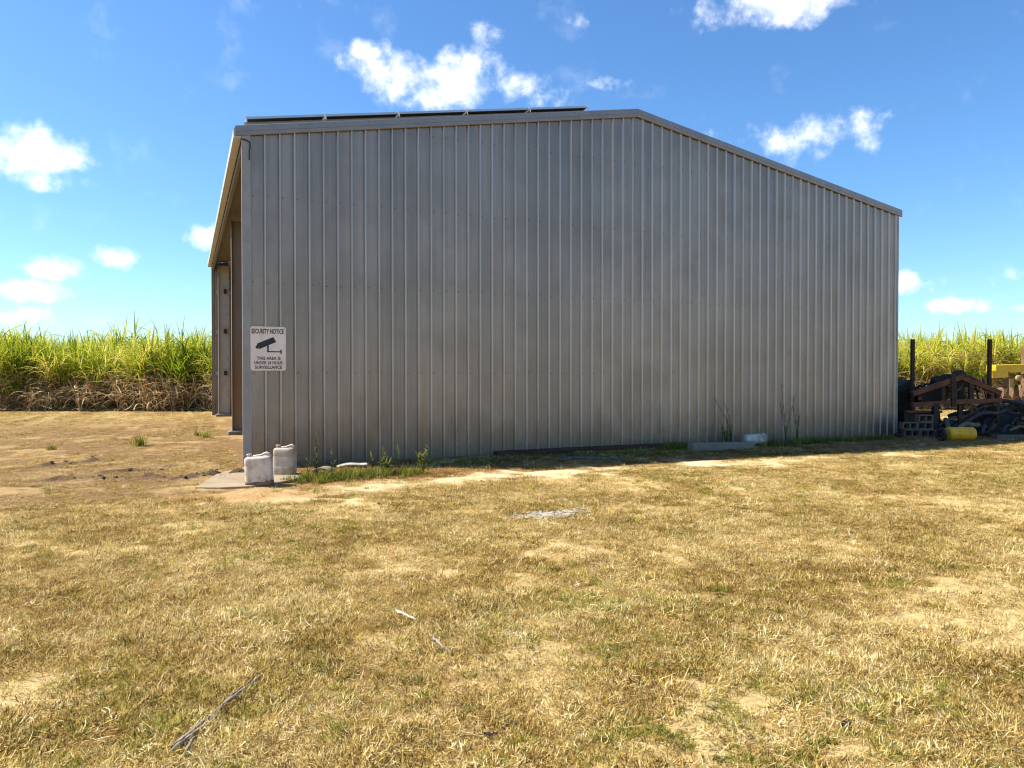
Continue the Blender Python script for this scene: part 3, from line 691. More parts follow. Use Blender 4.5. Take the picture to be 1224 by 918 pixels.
# clods turned up by wheels
cl = MB(); rr = random.Random(31)
for a, b in RUTS:
    for i in range(int((b-a).length*22)):
        t = rr.random(); x = a.x+(b.x-a.x)*t+rr.gauss(0, .09); y = a.y+(b.y-a.y)*t+rr.gauss(0, .11); s_ = rr.uniform(.012, .042)*rr.uniform(.5, 1)
        base_v = [(-1, -1, 0), (1, -1, 0), (1, 1, 0), (-1, 1, 0), (-.7, -.6, .9), (.6, -.7, .8), (.7, .6, 1), (-.6, .7, .85)]
        ang = rr.uniform(0, 6); c_, q_ = math.cos(ang), math.sin(ang); z = gz(x, y)-.004
        cl.add([(x+s_*(vx*c_-vy*q_)*rr.uniform(.7, 1.2), y+s_*(vx*q_+vy*c_)*rr.uniform(.7, 1.2), z+s_*vz*rr.uniform(.7, 1.1)) for vx, vy, vz in base_v], [(0, 3, 2, 1), (4, 5, 6, 7), (0, 1, 5, 4), (1, 2, 6, 5), (2, 3, 7, 6), (3, 0, 4, 7)])
tag(cl.build('mud_clods', M['mudcake'], None), 'dark clods turned up along the wheel ruts', 'clods', kind='stuff')

# ------------------------------------------------------------------ machinery and scrap right of the shed
D0 = 19.6
def root_at(px, d): 
    q = at_depth(px, 500, d); return Vector((q.x, q.y, 0))
def bars(root, name, m, items, d, bevel=.006):
    """items: (px,py)->(px,py), width across, depth thickness, depth offset"""
    for (a, b, w_, t_, dd) in items:
        A = at_depth(*a, d+dd)-root.location; B = at_depth(*b, d+dd)-root.location
        MB().bar(A, B, w_, t_, FW if abs((B-A).normalized().z) > .5 else (0, 0, 1)).build(name, m, root, bevel=bevel)
im = thing('implement_frame', root_at(1140, D0), 'dark rusty farm implement frame with two tall posts beside the shed', 'implement')
S0 = D0/FPX
for px, dd in ((1091, 0.0), (1183, .25)):
    A = at_depth(px, 405.5, D0+dd)-im.location; MB().box((A.x, A.y, A.z/2), (.085, .085, A.z), Matrix.Rotation(-YAW, 3, 'Z')).build('post', M['darksteel'], im, bevel=.006)
for dd in (-.35, .55):
    bars(im, 'sloping_beam', M['rust'], [((1090, 471), (1151, 450), .12, .13, dd), ((1151, 452), (1196, 470), .11, .12, dd)], D0)
    bars(im, 'lower_beam', M['rust'], [((1090, 484), (1166, 479), .11, .12, dd), ((1158, 481), (1196, 478), .10, .11, dd)], D0)
    bars(im, 'strut', M['darksteel'], [((1127, 459), (1127, 483), .10, .08, dd), ((1160, 457), (1161, 481), .11, .09, dd), ((1140, 452), (1141, 484), .15, .06, dd)], D0)
    bars(im, 'leg', M['darksteel'], [((1147, 480), (1147, 513), .09, .09, dd), ((1118, 482), (1117, 519), .13, .12, dd), ((1192, 470), (1192, 512), .09, .09, dd)], D0)
bars(im, 'brace', M['rust'], [((1158, 498), (1164, 484), .05, .05, -.3), ((1172, 498), (1164, 484), .05, .05, -.3), ((1130, 478), (1150, 462), .05, .04, -.3), ((1170, 460), (1190, 476), .05, .04, .2)], D0)
for px, py, r_, dd in ((1146, 450, .17, -.12), (1131, 454, .16, .12), (1152, 456, .17, .3), (1120, 455, .13, .1)):
    c = at_depth(px, py, D0+dd)-im.location; ax = RT; Mx = Matrix((RT, Vector((0, 0, 1)), FW)).transposed()
    MB().lathe([(r_*.35, -.14), (r_*.95, -.10), (r_, -.06), (r_, .06), (r_*.95, .10), (r_*.35, .14)], 18, Mx, c).build('hub', M['darksteel'], im)
for dd, px in ((0, 1100), (0, 1186)):
    A = at_depth(px, 476, D0-.35)-im.location; B = at_depth(px*1.0, 476, D0+.55)-im.location; MB().bar(A, B, .09, .09).build('cross_beam', M['rust'], im)
for i in range(7):                                     # tine shanks hung in a row along the top beam
    px = 1097+i*7.5; A = at_depth(px, 468-i*2.2, D0+.1)-im.location; mb = MB()
    mb.tube([A+Vector((0, 0, .02)), A+FW*.10+Vector((0, 0, .09)), A+FW*.25+Vector((0, 0, .10)), A+FW*.36+Vector((0, 0, -.02)), A+FW*.30+Vector((0, 0, -.2))], .035, 6); mb.build('tine', M['darksteel'], im)
bars(im, 'tank', M['darksteel'], [((1092, 475), (1128, 468), .55, .40, .25)], D0, .05)
bars(im, 'side_plate', M['darksteel'], [((1139, 447), (1140, 486), .12, .05, -.42), ((1148, 447), (1149, 484), .16, .05, .2)], D0)
bars(im, 'plate', M['rustlit'], [((1158, 449), (1180, 462), .05, .22, .9), ((1176, 452), (1177, 466), .05, .12, .8)], D0)
rr = random.Random(21)
for i in range(16):                                    # loose rods and shanks dropped into the frame
    a_ = (rr.uniform(1094, 1190), rr.uniform(456, 476)); b_ = (a_[0]+rr.uniform(-16, 16), a_[1]+rr.uniform(4, 26)); q_ = rr.uniform(.02, .05)
    bars(im, 'rod', M[rr.choice(('darksteel', 'rust', 'darksteel'))], [(a_, b_, q_, q_, rr.uniform(-.2, .8))], D0)
pl = thing('steel_plate', root_at(1103, 19.5), 'dark steel plate leaning behind the concrete blocks', 'plate', None, -YAW)
MB().box((0, 0, .33), (.95, .03, .66), Matrix.Rotation(-.18, 3, 'X')).build('sheet', M['darksteel'], pl, bevel=.004)
MB().box((0, -.06, .62), (.95, .05, .06), Matrix.Rotation(-.18, 3, 'X')).build('top_angle', M['rust'], pl, bevel=.004)
# ribbed dark bin next to the wall
bn = thing('steel_bin', root_at(1076, D0+.5), 'dark ribbed steel bin standing tight beside the shed wall', 'bin')
q0, q1 = at_depth(1066, 460, D0+.5)-bn.location, at_depth(1089.5, 452, D0+.5)-bn.location
Rz = Matrix.Rotation(-YAW, 3, 'Z'); wbin = (q1-q0).length
lx0 = (Rz.inverted() @ q0).x; lx1 = (Rz.inverted() @ q1).x
def rb(v): return Rz @ Vector(v)
b_ = MB(); h0, h1, dp = 1.18, 1.46, 1.5
vs = [rb(v) for v in ((lx0, 0, .08), (lx1, 0, .08), (lx1, dp, .08), (lx0, dp, .08), (lx0, 0, h0), (lx1, 0, h1), (lx1, dp, h1), (lx0, dp, h0))]
b_.add(vs, [(0, 3, 2, 1), (4, 5, 6, 7), (0, 1, 5, 4), (1, 2, 6, 5), (2, 3, 7, 6), (3, 0, 4, 7)]); b_.build('body', M['darksteel'], bn)
for z in (.12, .38, .64, .86, 1.02, 1.14): MB().box(rb(((lx0+lx1)/2, -.025, z)), ((lx1-lx0), .05, .05), Rz).build('rib', M['darksteel'], bn)
# hollow concrete blocks, three courses
def block(px, py, d, rz, label):
    t = at_depth(px, py, d); h = .19; ln = .39; b = MB()
    o = thing('concrete_block', (t.x, t.y, t.z-h/2), label, 'concrete block', 'hollow concrete blocks beside the shed', -YAW+rz)
    wk = .032; dd = .19
    for yy in (-dd/2+wk/2, dd/2-wk/2): pass
    # hollow cores face the viewer: webs upright, shells top and bottom
    MB().box((0, 0, wk/2), (ln, dd, wk)).box((0, 0, h-wk/2), (ln, dd, wk)).box((-ln/2+wk/2, 0, h/2), (wk, dd-.004, h-2*wk)).box((0, 0, h/2), (wk, dd-.004, h-2*wk)).box((ln/2-wk/2, 0, h/2), (wk, dd-.004, h-2*wk)).build('body', M['block'], o, bevel=.004)
DB = 18.9
zc = lambda k: .01+.095+.19*k
def py_for(z, d): return 446+(EYE-z)/d*FPX
block(1107, py_for(zc(0), DB), DB, .05, 'hollow concrete block at the right of the bottom course')
block(1088.5, py_for(zc(0), DB), DB+.03, -.06, 'hollow concrete block at the left of the bottom course')
block(1104, py_for(zc(1), DB), DB+.02, -.03, 'hollow concrete block at the right of the middle course')
block(1085.5, py_for(zc(1), DB), DB, .07, 'hollow concrete block at the left of the middle course')
block(1104.5, py_for(zc(2), DB), DB+.01, .08, 'hollow concrete block topmost on the stack')
# yellow drum on its side
p = on_ground(1147.5, 526); dr = thing('yellow_drum', (p.x, p.y, gz(p.x, p.y)+.155), 'yellow plastic drum lying on its side in front of the hose pile', 'drum', None, -YAW+.04)
MB().lathe([(.10, -.33), (.150, -.325), (.165, -.30), (.165, -.15), (.156, -.14), (.156, -.12), (.165, -.11), (.165, .11), (.156, .12), (.156, .14), (.165, .15), (.165, .30), (.150, .325), (.10, .33)], 28, RY).build('body', M['yellowp'], dr, True)
MB().lathe([(.03, .322), (.03, .35), (.025, .355)], 14, RY, (0, .06, .05)).build('bung', M['darksteel'], dr, True)
# round dark end piece leaning by the drum
p = on_ground(1125, 527); ty = thing('small_tyre', (p.x, p.y, gz(p.x, p.y)+.15), 'small dark tyre standing at the left end of the yellow drum', 'tyre', None, -YAW+.25)
tor = MB(); n1_, n2_ = 24, 10; vs = []
for i in range(n1_):
    a = 2*math.pi*i/n1_
    for k in range(n2_):
        b2 = 2*math.pi*k/n2_; rr_ = .11+.05*math.cos(b2); vs.append((.055*math.sin(b2), rr_*math.cos(a), rr_*math.sin(a)))
tor.add(vs, [(i*n2_+k, i*n2_+(k+1) % n2_, ((i+1) % n1_)*n2_+(k+1) % n2_, ((i+1) % n1_)*n2_+k) for i in range(n1_) for k in range(n2_)]); tor.build('tread', HOSE[0], ty, True)
MB().lathe([(.07, -.02), (.07, .02)], 18, RY).build('wheel_disc', M['darksteel'], ty, True)
# heap of old hoses and pipes
rr = random.Random(77)
def heap(u): return float(np.interp(u, (-1.4, -.9, -.45, 0, .5, 1.1, 1.7, 2.6, 3.2), (.10, .22, .36, .52, .80, .90, .86, .75, .4)))
for i in range(64):
    u0 = rr.uniform(-1.0, 2.7); dep = rr.uniform(-.55, .75); d = 18.9+.45+dep
    lay = rr.uniform(.35, 1.0); top = heap(u0)*(1-.45*max(0, -dep)/.55)
    ln = rr.uniform(.5, 1.5); ang = rr.gauss(.0, .35)+rr.choice((0, 0, 0, .9)); bend = rr.gauss(0, .5); r_ = rr.choice((.035, .042, .05, .06, .03))
    cpt = at_depth(1150, 500, d); o0 = Vector((cpt.x, cpt.y, 0))+RT*u0
    pts = []
    for k in range(12):
        t = k/11-.5; x = t*ln*math.cos(ang); y = t*ln*math.sin(ang)*.6
        hu = heap(u0+x)*(1-.45*max(0, -(dep+y))/.55)
        z = max(r_, lay*top*(hu/max(top, .05))+bend*.25*(.25-t*t)+.06*math.sin(t*7+i)); z = min(z, hu+.05)
        y += .18*bend*math.cos(t*5)
        pts.append(RT*x+Vector((FW.x, FW.y, 0))*y+Vector((0, 0, z)))
    o = MB().tube(pts, r_, 8).build('old_hose', HOSE[rr.choice((0, 0, 1, 1, 2, 2))], None, True); o.location = o0
    tag(o, 'old dark hose length in the tangled heap behind the yellow drum', 'hose', 'tangled heap of old hoses')
# core of the heap: dark mound added to close see-through gaps between the hoses
c0 = at_depth(1150, 500, 19.55); hp = MB(); vs = []; na, nb_ = 22, 10
for i in range(na):
    for k in range(nb_):
        u = -1.0+4.2*i/(na-1); v = -.5+1.3*k/(nb_-1); ed = min(1, min(i, na-1-i)/2, min(k, nb_-1-k)/2)
        z = ed*(heap(u)*.78-.10)*(1-.35*max(0, -v)/.5)*(.75+.35*vnoise(np.array([u*3]), np.array([v*4]), 5)[0])
        q = RT*u+Vector((FW.x, FW.y, 0))*v; vs.append((q.x, q.y, z))
hp.add(vs, [(i*nb_+k, (i+1)*nb_+k, (i+1)*nb_+k+1, i*nb_+k+1) for i in range(na-1) for k in range(nb_-1)])
o = hp.build('heap_filler', HOSE[0], None, True); o.location = (c0.x, c0.y, 0); tag(o, 'dark filler mound added to close gaps under the tangled hoses', 'heap filler')
# pale flat scraps by the corner
p = on_ground(1079, 517); o = MB().prism([(-.25, -.1), (.2, -.14), (.27, .08), (-.2, .12)], .01, .04).build('fibre_board', M['concrete'], None, bevel=.004); o.location = (p.x, p.y, gz(p.x, p.y)); o.rotation_euler = (0, 0, -.3); tag(o, 'pale flat board scrap on the ground at the right shed corner', 'board')
p = on_ground(1098, 522); o = MB().tube([(-.6, 0, .05), (-.2, .05, .06), (.2, .02, .05), (.6, -.06, .06)], .045, 8).build('rusty_pipe', M['darksteel'], None, True); o.location = (p.x, p.y, gz(p.x, p.y)); o.rotation_euler = (0, 0, -YAW-.02); tag(o, 'dark steel pipe on the ground in front of the concrete blocks', 'pipe')
p = on_ground(1212, 524); o = MB().box((0, 0, .05), (1.0, .22, .10)).build('concrete_kerb', M['block'], None, bevel=.012); o.location = (p.x, p.y, gz(p.x, p.y)-.01); o.rotation_euler = (0, 0, -YAW+.03); tag(o, 'grey concrete kerb piece before the hose heap at the right edge', 'kerb piece')
# yellow implement in the sun further back
D1 = 24.5
yl = thing('yellow_implement', root_at(1215, D1), 'yellow farm implement with rusty underframe standing in sun at the right', 'implement')
bars(yl, 'top_beam', M['yellow'], [((1184.5, 440.5), (1252, 438.5), .50, .24, 0)], D1, .02)
bars(yl, 'lip', M['yellow'], [((1184.5, 447.5), (1204, 446.5), .12, .26, -.18), ((1206, 444.5), (1250, 443), .05, .05, -.22)], D1, .01)
bars(yl, 'diagonal', M['rustlit'], [((1186, 451), (1200, 472), .07, .08, -.1), ((1206, 450), (1193, 470), .06, .06, -.15), ((1205, 446), (1216, 458), .05, .06, .1), ((1222, 447), (1238, 470), .07, .08, -.1)], D1)
bars(yl, 'bottom_beam', M['rustlit'], [((1186, 479), (1250, 477), .12, .14, 0), ((1192, 473), (1224, 475), .05, .07, -.3)], D1)
bars(yl, 'upright', M['tanpaint'], [((1207.5, 453), (1207.5, 478), .15, .15, -.2), ((1236, 450), (1236, 478), .15, .15, -.2)], D1)
bars(yl, 'leg', M['rustlit'], [((1190, 478), (1190, 505), .09, .1, 0), ((1240, 478), (1240, 505), .09, .1, 0)], D1)
for px in (1217.5, 1246):
    c = at_depth(px, 452, D1-.3)-yl.location; MB().lathe([(.03, -.05), (.08, -.045), (.10, -.03), (.10, .03), (.08, .045), (.03, .05)], 18, Matrix((RT, Vector((0, 0, 1)), FW)).transposed(), c).build('hub', M['tanpaint'], yl, True)
    c = at_depth(px+2, 460, D1-.3)-yl.location; MB().bar(c, c+Vector((.05, 0, -.5)), .08, .08).build('arm', M['tanpaint'], yl)
c = at_depth(1223.5, 414, D1+1.5)-yl.location; MB().box((c.x, c.y, c.z/2), (.1, .1, c.z)).build('post', M['rustlit'], yl)
for i in range(5):
    c = at_depth(1196+i*11, 470, D1-.25)-yl.location; MB().lathe([(.05, -.02), (.20, -.012), (.20, .012), (.05, .02)], 16, Matrix((FW, Vector((0, 0, 1)), RT)).transposed(), c).build('disc', M['rustlit'], yl)

# ------------------------------------------------------------------ plants
PROTO = bpy.data.collections.new('plant_prototypes')          # never linked to the scene
def blade(mb, tone, base, az_, lean, length, width, curl, tval, seg=3, twist=0.0, droop=0.0):
    d = Vector((math.cos(az_), math.sin(az_), 0)); sd = Vector((-math.sin(az_), math.cos(az_), 0)); p = Vector(base); a = lean; o = len(mb.v)
    step = length/seg; vs = []
    for i in range(seg+1):
        t = i/seg; w_ = width*(1-t)**.6*(.75+.25*math.sin(math.pi*min(1, t*1.6)))*.5
        tw = twist*t; s2 = sd*math.cos(tw)+Vector((0, 0, 1))*math.sin(tw)
        if i < seg: vs += [p-s2*w_, p+s2*w_]
        else: vs += [p]
        p = p+(d*math.sin(a)+Vector((0, 0, 1))*math.cos(a))*step; a += curl/seg+droop*t
    fs = [(2*i, 2*i+1, 2*i+3, 2*i+2) for i in range(seg-1)]+[(2*seg-2, 2*seg-1, 2*seg)]
    mb.add(vs, fs); tone += [tval]*len(vs)
def proto(name, mb, tone, m, mats=None, midx=None):
    me = mb.mesh(name, m, False, tone)
    o = bpy.data.objects.new(name, me); PROTO.objects.link(o); return o
def scatter(name, pts, rot, scl, idx, protos, label, cat):
    c = bpy.data.collections.new(name+'_set')
    for i, o in enumerate(protos):
        o2 = bpy.data.objects.new('%02d_%s' % (i, o.name), o.data); c.objects.link(o2)
    me = bpy.data.meshes.new(name); me.vertices.add(len(pts)); me.vertices.foreach_set('co', np.asarray(pts, np.float32).ravel())
    a = me.attributes.new('rot', 'FLOAT_VECTOR', 'POINT'); a.data.foreach_set('vector', np.asarray(rot, np.float32).ravel())
    a = me.attributes.new('scl', 'FLOAT_VECTOR', 'POINT'); a.data.foreach_set('vector', np.asarray(scl, np.float32).ravel())
    a = me.attributes.new('idx', 'INT', 'POINT'); a.data.foreach_set('value', np.asarray(idx, np.int32))
    ob = place(name, me); tag(ob, label, cat, kind='stuff')
    ng = bpy.data.node_groups.new(name, 'GeometryNodeTree')
    ng.interface.new_socket('Geometry', in_out='INPUT', socket_type='NodeSocketGeometry'); ng.interface.new_socket('Geometry', in_out='OUTPUT', socket_type='NodeSocketGeometry')
    gi = nn(ng, 'NodeGroupInput'); go = nn(ng, 'NodeGroupOutput'); ip = nn(ng, 'GeometryNodeInstanceOnPoints'); ci = nn(ng, 'GeometryNodeCollectionInfo')
    ci.inputs['Collection'].default_value = c; ci.inputs['Separate Children'].default_value = True; ci.inputs['Reset Children'].default_value = True
    def na(nm, ty):
        q = nn(ng, 'GeometryNodeInputNamedAttribute', data_type=ty); q.inputs['Name'].default_value = nm; return q.outputs['Attribute']
    er = nn(ng, 'FunctionNodeEulerToRotation'); ng.links.new(na('rot', 'FLOAT_VECTOR'), er.inputs[0])
    ng.links.new(gi.outputs[0], ip.inputs['Points']); ng.links.new(ci.outputs[0], ip.inputs['Instance'])
    ip.inputs['Pick Instance'].default_value = True
    ng.links.new(na('idx', 'INT'), ip.inputs['Instance Index']); ng.links.new(er.outputs[0], ip.inputs['Rotation']); ng.links.new(na('scl', 'FLOAT_VECTOR'), ip.inputs['Scale'])
    ng.links.new(ip.outputs[0], go.inputs[0])
    md = ob.modifiers.new('scatter', 'NODES'); md.node_group = ng
    return ob
R = random.Random(42)
def tuft(n, rad, l0, l1, lean0, lean1, width, t0, t1, m, name, curl=.6):
    mb = MB(); tone = []
    for _ in range(n):
        r_ = rad*math.sqrt(R.random()); a = R.uniform(0, 6.283); az_ = a+R.gauss(0, 1.0)
        blade(mb, tone, (r_*math.cos(a), r_*math.sin(a), R.uniform(-.004, .006)), az_, R.uniform(lean0, lean1), R.uniform(l0, l1), width*R.uniform(.7, 1.3), R.gauss(0, curl), R.uniform(t0, t1), 3, R.gauss(0, .6))
    return proto(name, mb, tone, m)
def rosette(n, l0, l1, wd, m, name):
    mb = MB(); tone = []
    for _ in range(n): blade(mb, tone, (R.gauss(0, .02), R.gauss(0, .02), 0), R.uniform(0, 6.283), R.uniform(.7, 1.4), R.uniform(l0, l1), wd*R.uniform(.7, 1.3), R.gauss(.2, .4), R.uniform(.1, .8), 3)
    return proto(name, mb, tone, m)
lawn = [tuft(92, .10, .018, .05, .7, 1.57, .0037, .0, .95, M['dry'], 'mat_a', 1.5), tuft(92, .10, .018, .055, .8, 1.57, .0037, .15, 1.05, M['dry'], 'mat_b', 1.5),
        tuft(84, .095, .015, .045, .6, 1.5, .0037, -.15, .65, M['dry'], 'mat_c', 1.4), tuft(50, .05, .025, .055, .3, 1.45, .0037, .2, 1.0, M['dry'], 'tuft_dry', 1.2),
        tuft(70, .08, .018, .045, .6, 1.5, .004, .1, 1.0, M['green'], 'mat_green', 1.2), tuft(46, .045, .025, .065, .3, 1.4, .0045, .1, .9, M['green'], 'tuft_green', 1.0),
        rosette(16, .02, .05, .012, M['weed'], 'rosette'), tuft(18, .12, .04, .11, 1.3, 1.57, .0045, .55, 1.1, M['dry'], 'straw', .9)]
rng = np.random.default_rng(7)
def sector(n, d0, d1, half):
    u = rng.random(n); d = np.sqrt(d0*d0+(d1*d1-d0*d0)*u); a = YAW+rng.uniform(-half, half, n)
    return CAM.x+d*np.sin(a), CAM.y+d*np.cos(a), d
def lawn_points(dens, d0, d1, half):
    n = int(dens*half*(d1*d1-d0*d0)); x, y, d = sector(n, d0, d1, half); m = masks(x, y)
    cover = np.clip(1-.93*m['path']-.72*m['patch']-.72*m['yard']*sstep(m['ns']+.4*(m['nm']-.5), .25, .62)-.55*m['strip']-.9*m['rut'], .02, 1)
    clear = (x > -.05)*(x < W+.05)*(y > -.10)*(y < L+.1)
    lime = np.exp(-(((x-p_w.x)/.42)**2+((y-p_w.y)/.16)**2)); keep = (rng.random(n) < cover*(1-.95*(lime > .35))) & (clear == 0)
    return x[keep], y[keep], {k: v[keep] for k, v in m.items()}
XS, YS, MS_ = [], [], []
for dens, d0, d1, half in ((520, .8, 5.5, 1.35), (330, 5.5, 10.0, 1.1), (220, 10.0, 17.0, .92), (95, 17.0, 26.0, .85), (45, 26.0, 42.0, .85)):
    a, b, m = lawn_points(dens, d0, d1, half); XS.append(a); YS.append(b); MS_.append(m)
x = np.concatenate(XS); y = np.concatenate(YS); m = {k: np.concatenate([q[k] for q in MS_]) for k in MS_[0]}
z = ground_z(x, y, m)
gn = fbm(x*.5+40, y*.5, 71); gs = fbm(x*2.2, y*2.2, 81)
wx = np.clip((x-6)/12, 0, 1)
green = sstep(gn+.30*(gs-.5), .56, .74)*.20+.22*m['lowr']*sstep(gs, .46, .62)+.22*wx*sstep(gs, .42, .62)+.055
green = green*(1-.9*m['strip'])
for gx, gy, gr_, gv in ((165, 531, .38, 1.6), (245, 520, .9, .6), (65, 536, .9, .5), (215, 515, 1.2, .4), (120, 528, .6, .5), (85, 520, .8, .45)):
    q = ground_at(gx, gy); green = green+gv*np.exp(-(((x-q.x)/gr_)**2+((y-q.y)/gr_)**2))
isg = rng.random(len(x)) < green
idx = rng.choice([0, 0, 1, 1, 2, 3, 7], len(x)); idx = np.where(isg, rng.choice([4, 4, 4, 5, 5, 6], len(x)), idx)
idx = np.where((m['strip'] > .5) & (rng.random(len(x)) < .75), 2, idx)
sc_ = rng.uniform(.7, 1.3, len(x))*(.45+1.1*fbm(x*5.5, y*5.5, 91))*np.where(m['yard'] > .5, .8, 1.0)
hs = sc_*rng.uniform(.75, 1.25, len(x))*np.where(m['strip'] > .5, 1.0, .8)
rot = np.stack([rng.normal(0, .12, len(x)), rng.normal(0, .12, len(x)), rng.uniform(0, 6.283, len(x))], -1)
scatter('grass', np.stack([x, y, z], -1), rot, np.stack([sc_, sc_, hs], -1), idx, lawn, 'short sun-dried paddock grass with green flecks', 'grass')
print('lawn tufts', len(x))

# green ground cover along the wall foot
pts = []; 
def cover_along(pxs, n, spread, s0, s1):
    for _ in range(n):
        k = R.uniform(0, len(pxs)-1.001); i = int(k); a = ground_at(*pxs[i]).lerp(ground_at(*pxs[i+1]), k-i)
        pts.append((a.x+R.gauss(0, spread), min(-.06, a.y+R.gauss(0, spread*.8)), R.uniform(s0, s1)))
cover_along([(360, 575), (400, 573), (450, 569), (500, 565)], 230, .2, .7, 1.5)
cover_along([(515, 555), (600, 552), (700, 546), (820, 541)], 60, .2, .6, 1.2)
cover_along([(905, 534), (960, 530), (1010, 527), (1060, 524)], 200, .16, .7, 1.5)
cover_along([(790, 538), (815, 536), (830, 534)], 60, .1, .8, 1.5)
weedset = [rosette(18, .04, .10, .018, M['weed'], 'ground_weed_a'), tuft(26, .05, .06, .16, .05, .9, .010, .1, .9, M['weed'], 'ground_weed_b'), tuft(22, .05, .06, .17, .05, .9, .007, .1, .8, M['green'], 'ground_weed_c')]
P = np.array(pts); zz = ground_z(P[:, 0], P[:, 1]); n = len(P)
scatter('ground_cover_weeds', np.stack([P[:, 0], P[:, 1], zz], -1), np.stack([np.zeros(n), np.zeros(n), rng.uniform(0, 6.28, n)], -1), np.repeat(P[:, 2:3], 3, 1), rng.integers(0, 3, n), weedset, 'low green weeds creeping along the foot of the shed wall', 'weeds')

# single taller weeds
def weed(px, py, h, label, style, seed, lean=(0, 0)):
    p = on_ground(px, py); r_ = random.Random(seed)
    if p.y > -.12: p.y = -.12
    p.z = gz(p.x, p.y)
    t = thing('weed', p, label, 'weed', 'tall weeds along the shed wall')
    ns = {'seed': 2, 'broad': 4, 'wispy': 3}[style]
    for s_ in range(ns):
        hh = h*(1 if s_ == 0 else r_.uniform(.55, .9)); a = r_.uniform(0, 6.28); ln_ = r_.uniform(.05, .25) if style != 'broad' else r_.uniform(.1, .4)
        P_ = [Vector((math.cos(a)*ln_*hh*(q**1.5)+lean[0]*q*q*hh, min(.06, math.sin(a)*ln_*hh*(q**1.5)*.4+lean[1]*q), hh*q)) for q in np.linspace(0, 1, 8)]
        MB().tube(P_, [.007*(1-.6*q) for q in np.linspace(0, 1, 8)], 5).build('stem', M['weed'], t)
        mb = MB(); tone = []
        for k in range({'seed': 7, 'broad': 13, 'wispy': 12}[style]):
            q = r_.uniform(.12, .95); i = int(q*7); b = P_[i].lerp(P_[min(7, i+1)], q*7-i)
            if style == 'broad': blade(mb, tone, b, r_.uniform(0, 6.28), r_.uniform(.3, 1.2), r_.uniform(.10, .20), .034, r_.uniform(.3, 1.1), r_.uniform(.3, 1), 4)
            elif style == 'seed': blade(mb, tone, b, r_.uniform(0, 6.28), r_.uniform(.3, 1.0), r_.uniform(.06, .13), .014, .5, r_.uniform(.2, .9), 3)
            else: blade(mb, tone, b, r_.uniform(0, 6.28), r_.uniform(.2, .9), r_.uniform(.08, .20), .012, .3, r_.uniform(.0, .6), 3)
        if style != 'broad':
            for k in range(26): blade(mb, tone, P_[-1].lerp(P_[-2], r_.uniform(0, 1)), r_.uniform(0, 6.28), r_.uniform(.1, .9), r_.uniform(.02, .05), .008, 0, r_.uniform(.5, 1), 2)
        me = mb.mesh('leaves', M['weed'], False, tone); place('leaves', me, t)
weed(506, 566, .44, 'broad-leaved green weed, largest at the lit end of the weed strip', 'broad', 1)
weed(369, 572, .48, 'thin seeding weed nearest the jerrycans', 'seed', 2)
weed(378, 570, .68, 'tall seeding weed left of the broken pipe piece', 'seed', 3)
weed(396, 570, .42, 'thin seeding weed right of the broken pipe piece', 'seed', 4)
weed(446, 568, .36, 'short seeding weed at the right end of the plastic strip', 'seed', 5)
weed(456, 568, .44, 'seeding weed in the middle of the weed strip', 'seed', 6)
weed(476, 567, .52, 'tall thin seeding weed between the strip and the broad-leaved weed', 'seed', 7)
weed(463, 568, .30, 'short leafy weed beside the tall thin seeding weed', 'broad', 8)
weed(874, 532, 1.12, 'tall leaning weed growing left of the white bucket', 'wispy', 9, (-.35, 0))
weed(939, 530, 1.38, 'tallest spindly weed against the wall right of the bucket', 'wispy', 10)
weed(953, 529, .85, 'spindly weed just right of the tallest weed', 'wispy', 11)
weed(868, 533, .55, 'bushy green weed at the base of the leaning weed', 'broad', 12)

def grass_tuft(px, py, n, l0, l1, label, seed):
    p = on_ground(px, py); r_ = random.Random(seed); mb, tone = MB(), []
    for k in range(n): blade(mb, tone, (r_.gauss(0, .05), r_.gauss(0, .05), 0), r_.uniform(0, 6.28), abs(r_.gauss(0, .5)), r_.uniform(l0, l1), .014, r_.uniform(0, .9), r_.uniform(.1, .9), 4)
    o = place('grass_tuft', mb.mesh('grass_tuft', M['green'], False, tone)); o.location = p; tag(o, label, 'grass tuft', 'green grass tufts in the dirt yard')
grass_tuft(166, 533, 120, .16, .34, 'bright green grass tuft standing alone in the dirt yard', 1)
grass_tuft(246, 523, 70, .14, .32, 'thin green grass tuft nearest the shed columns', 2)
grass_tuft(236, 521, 50, .12, .28, 'low green grass tuft just left of the one by the shed columns', 3)
grass_tuft(62, 538, 60, .08, .18, 'low yellowish grass tuft at the far left of the dirt yard', 4)
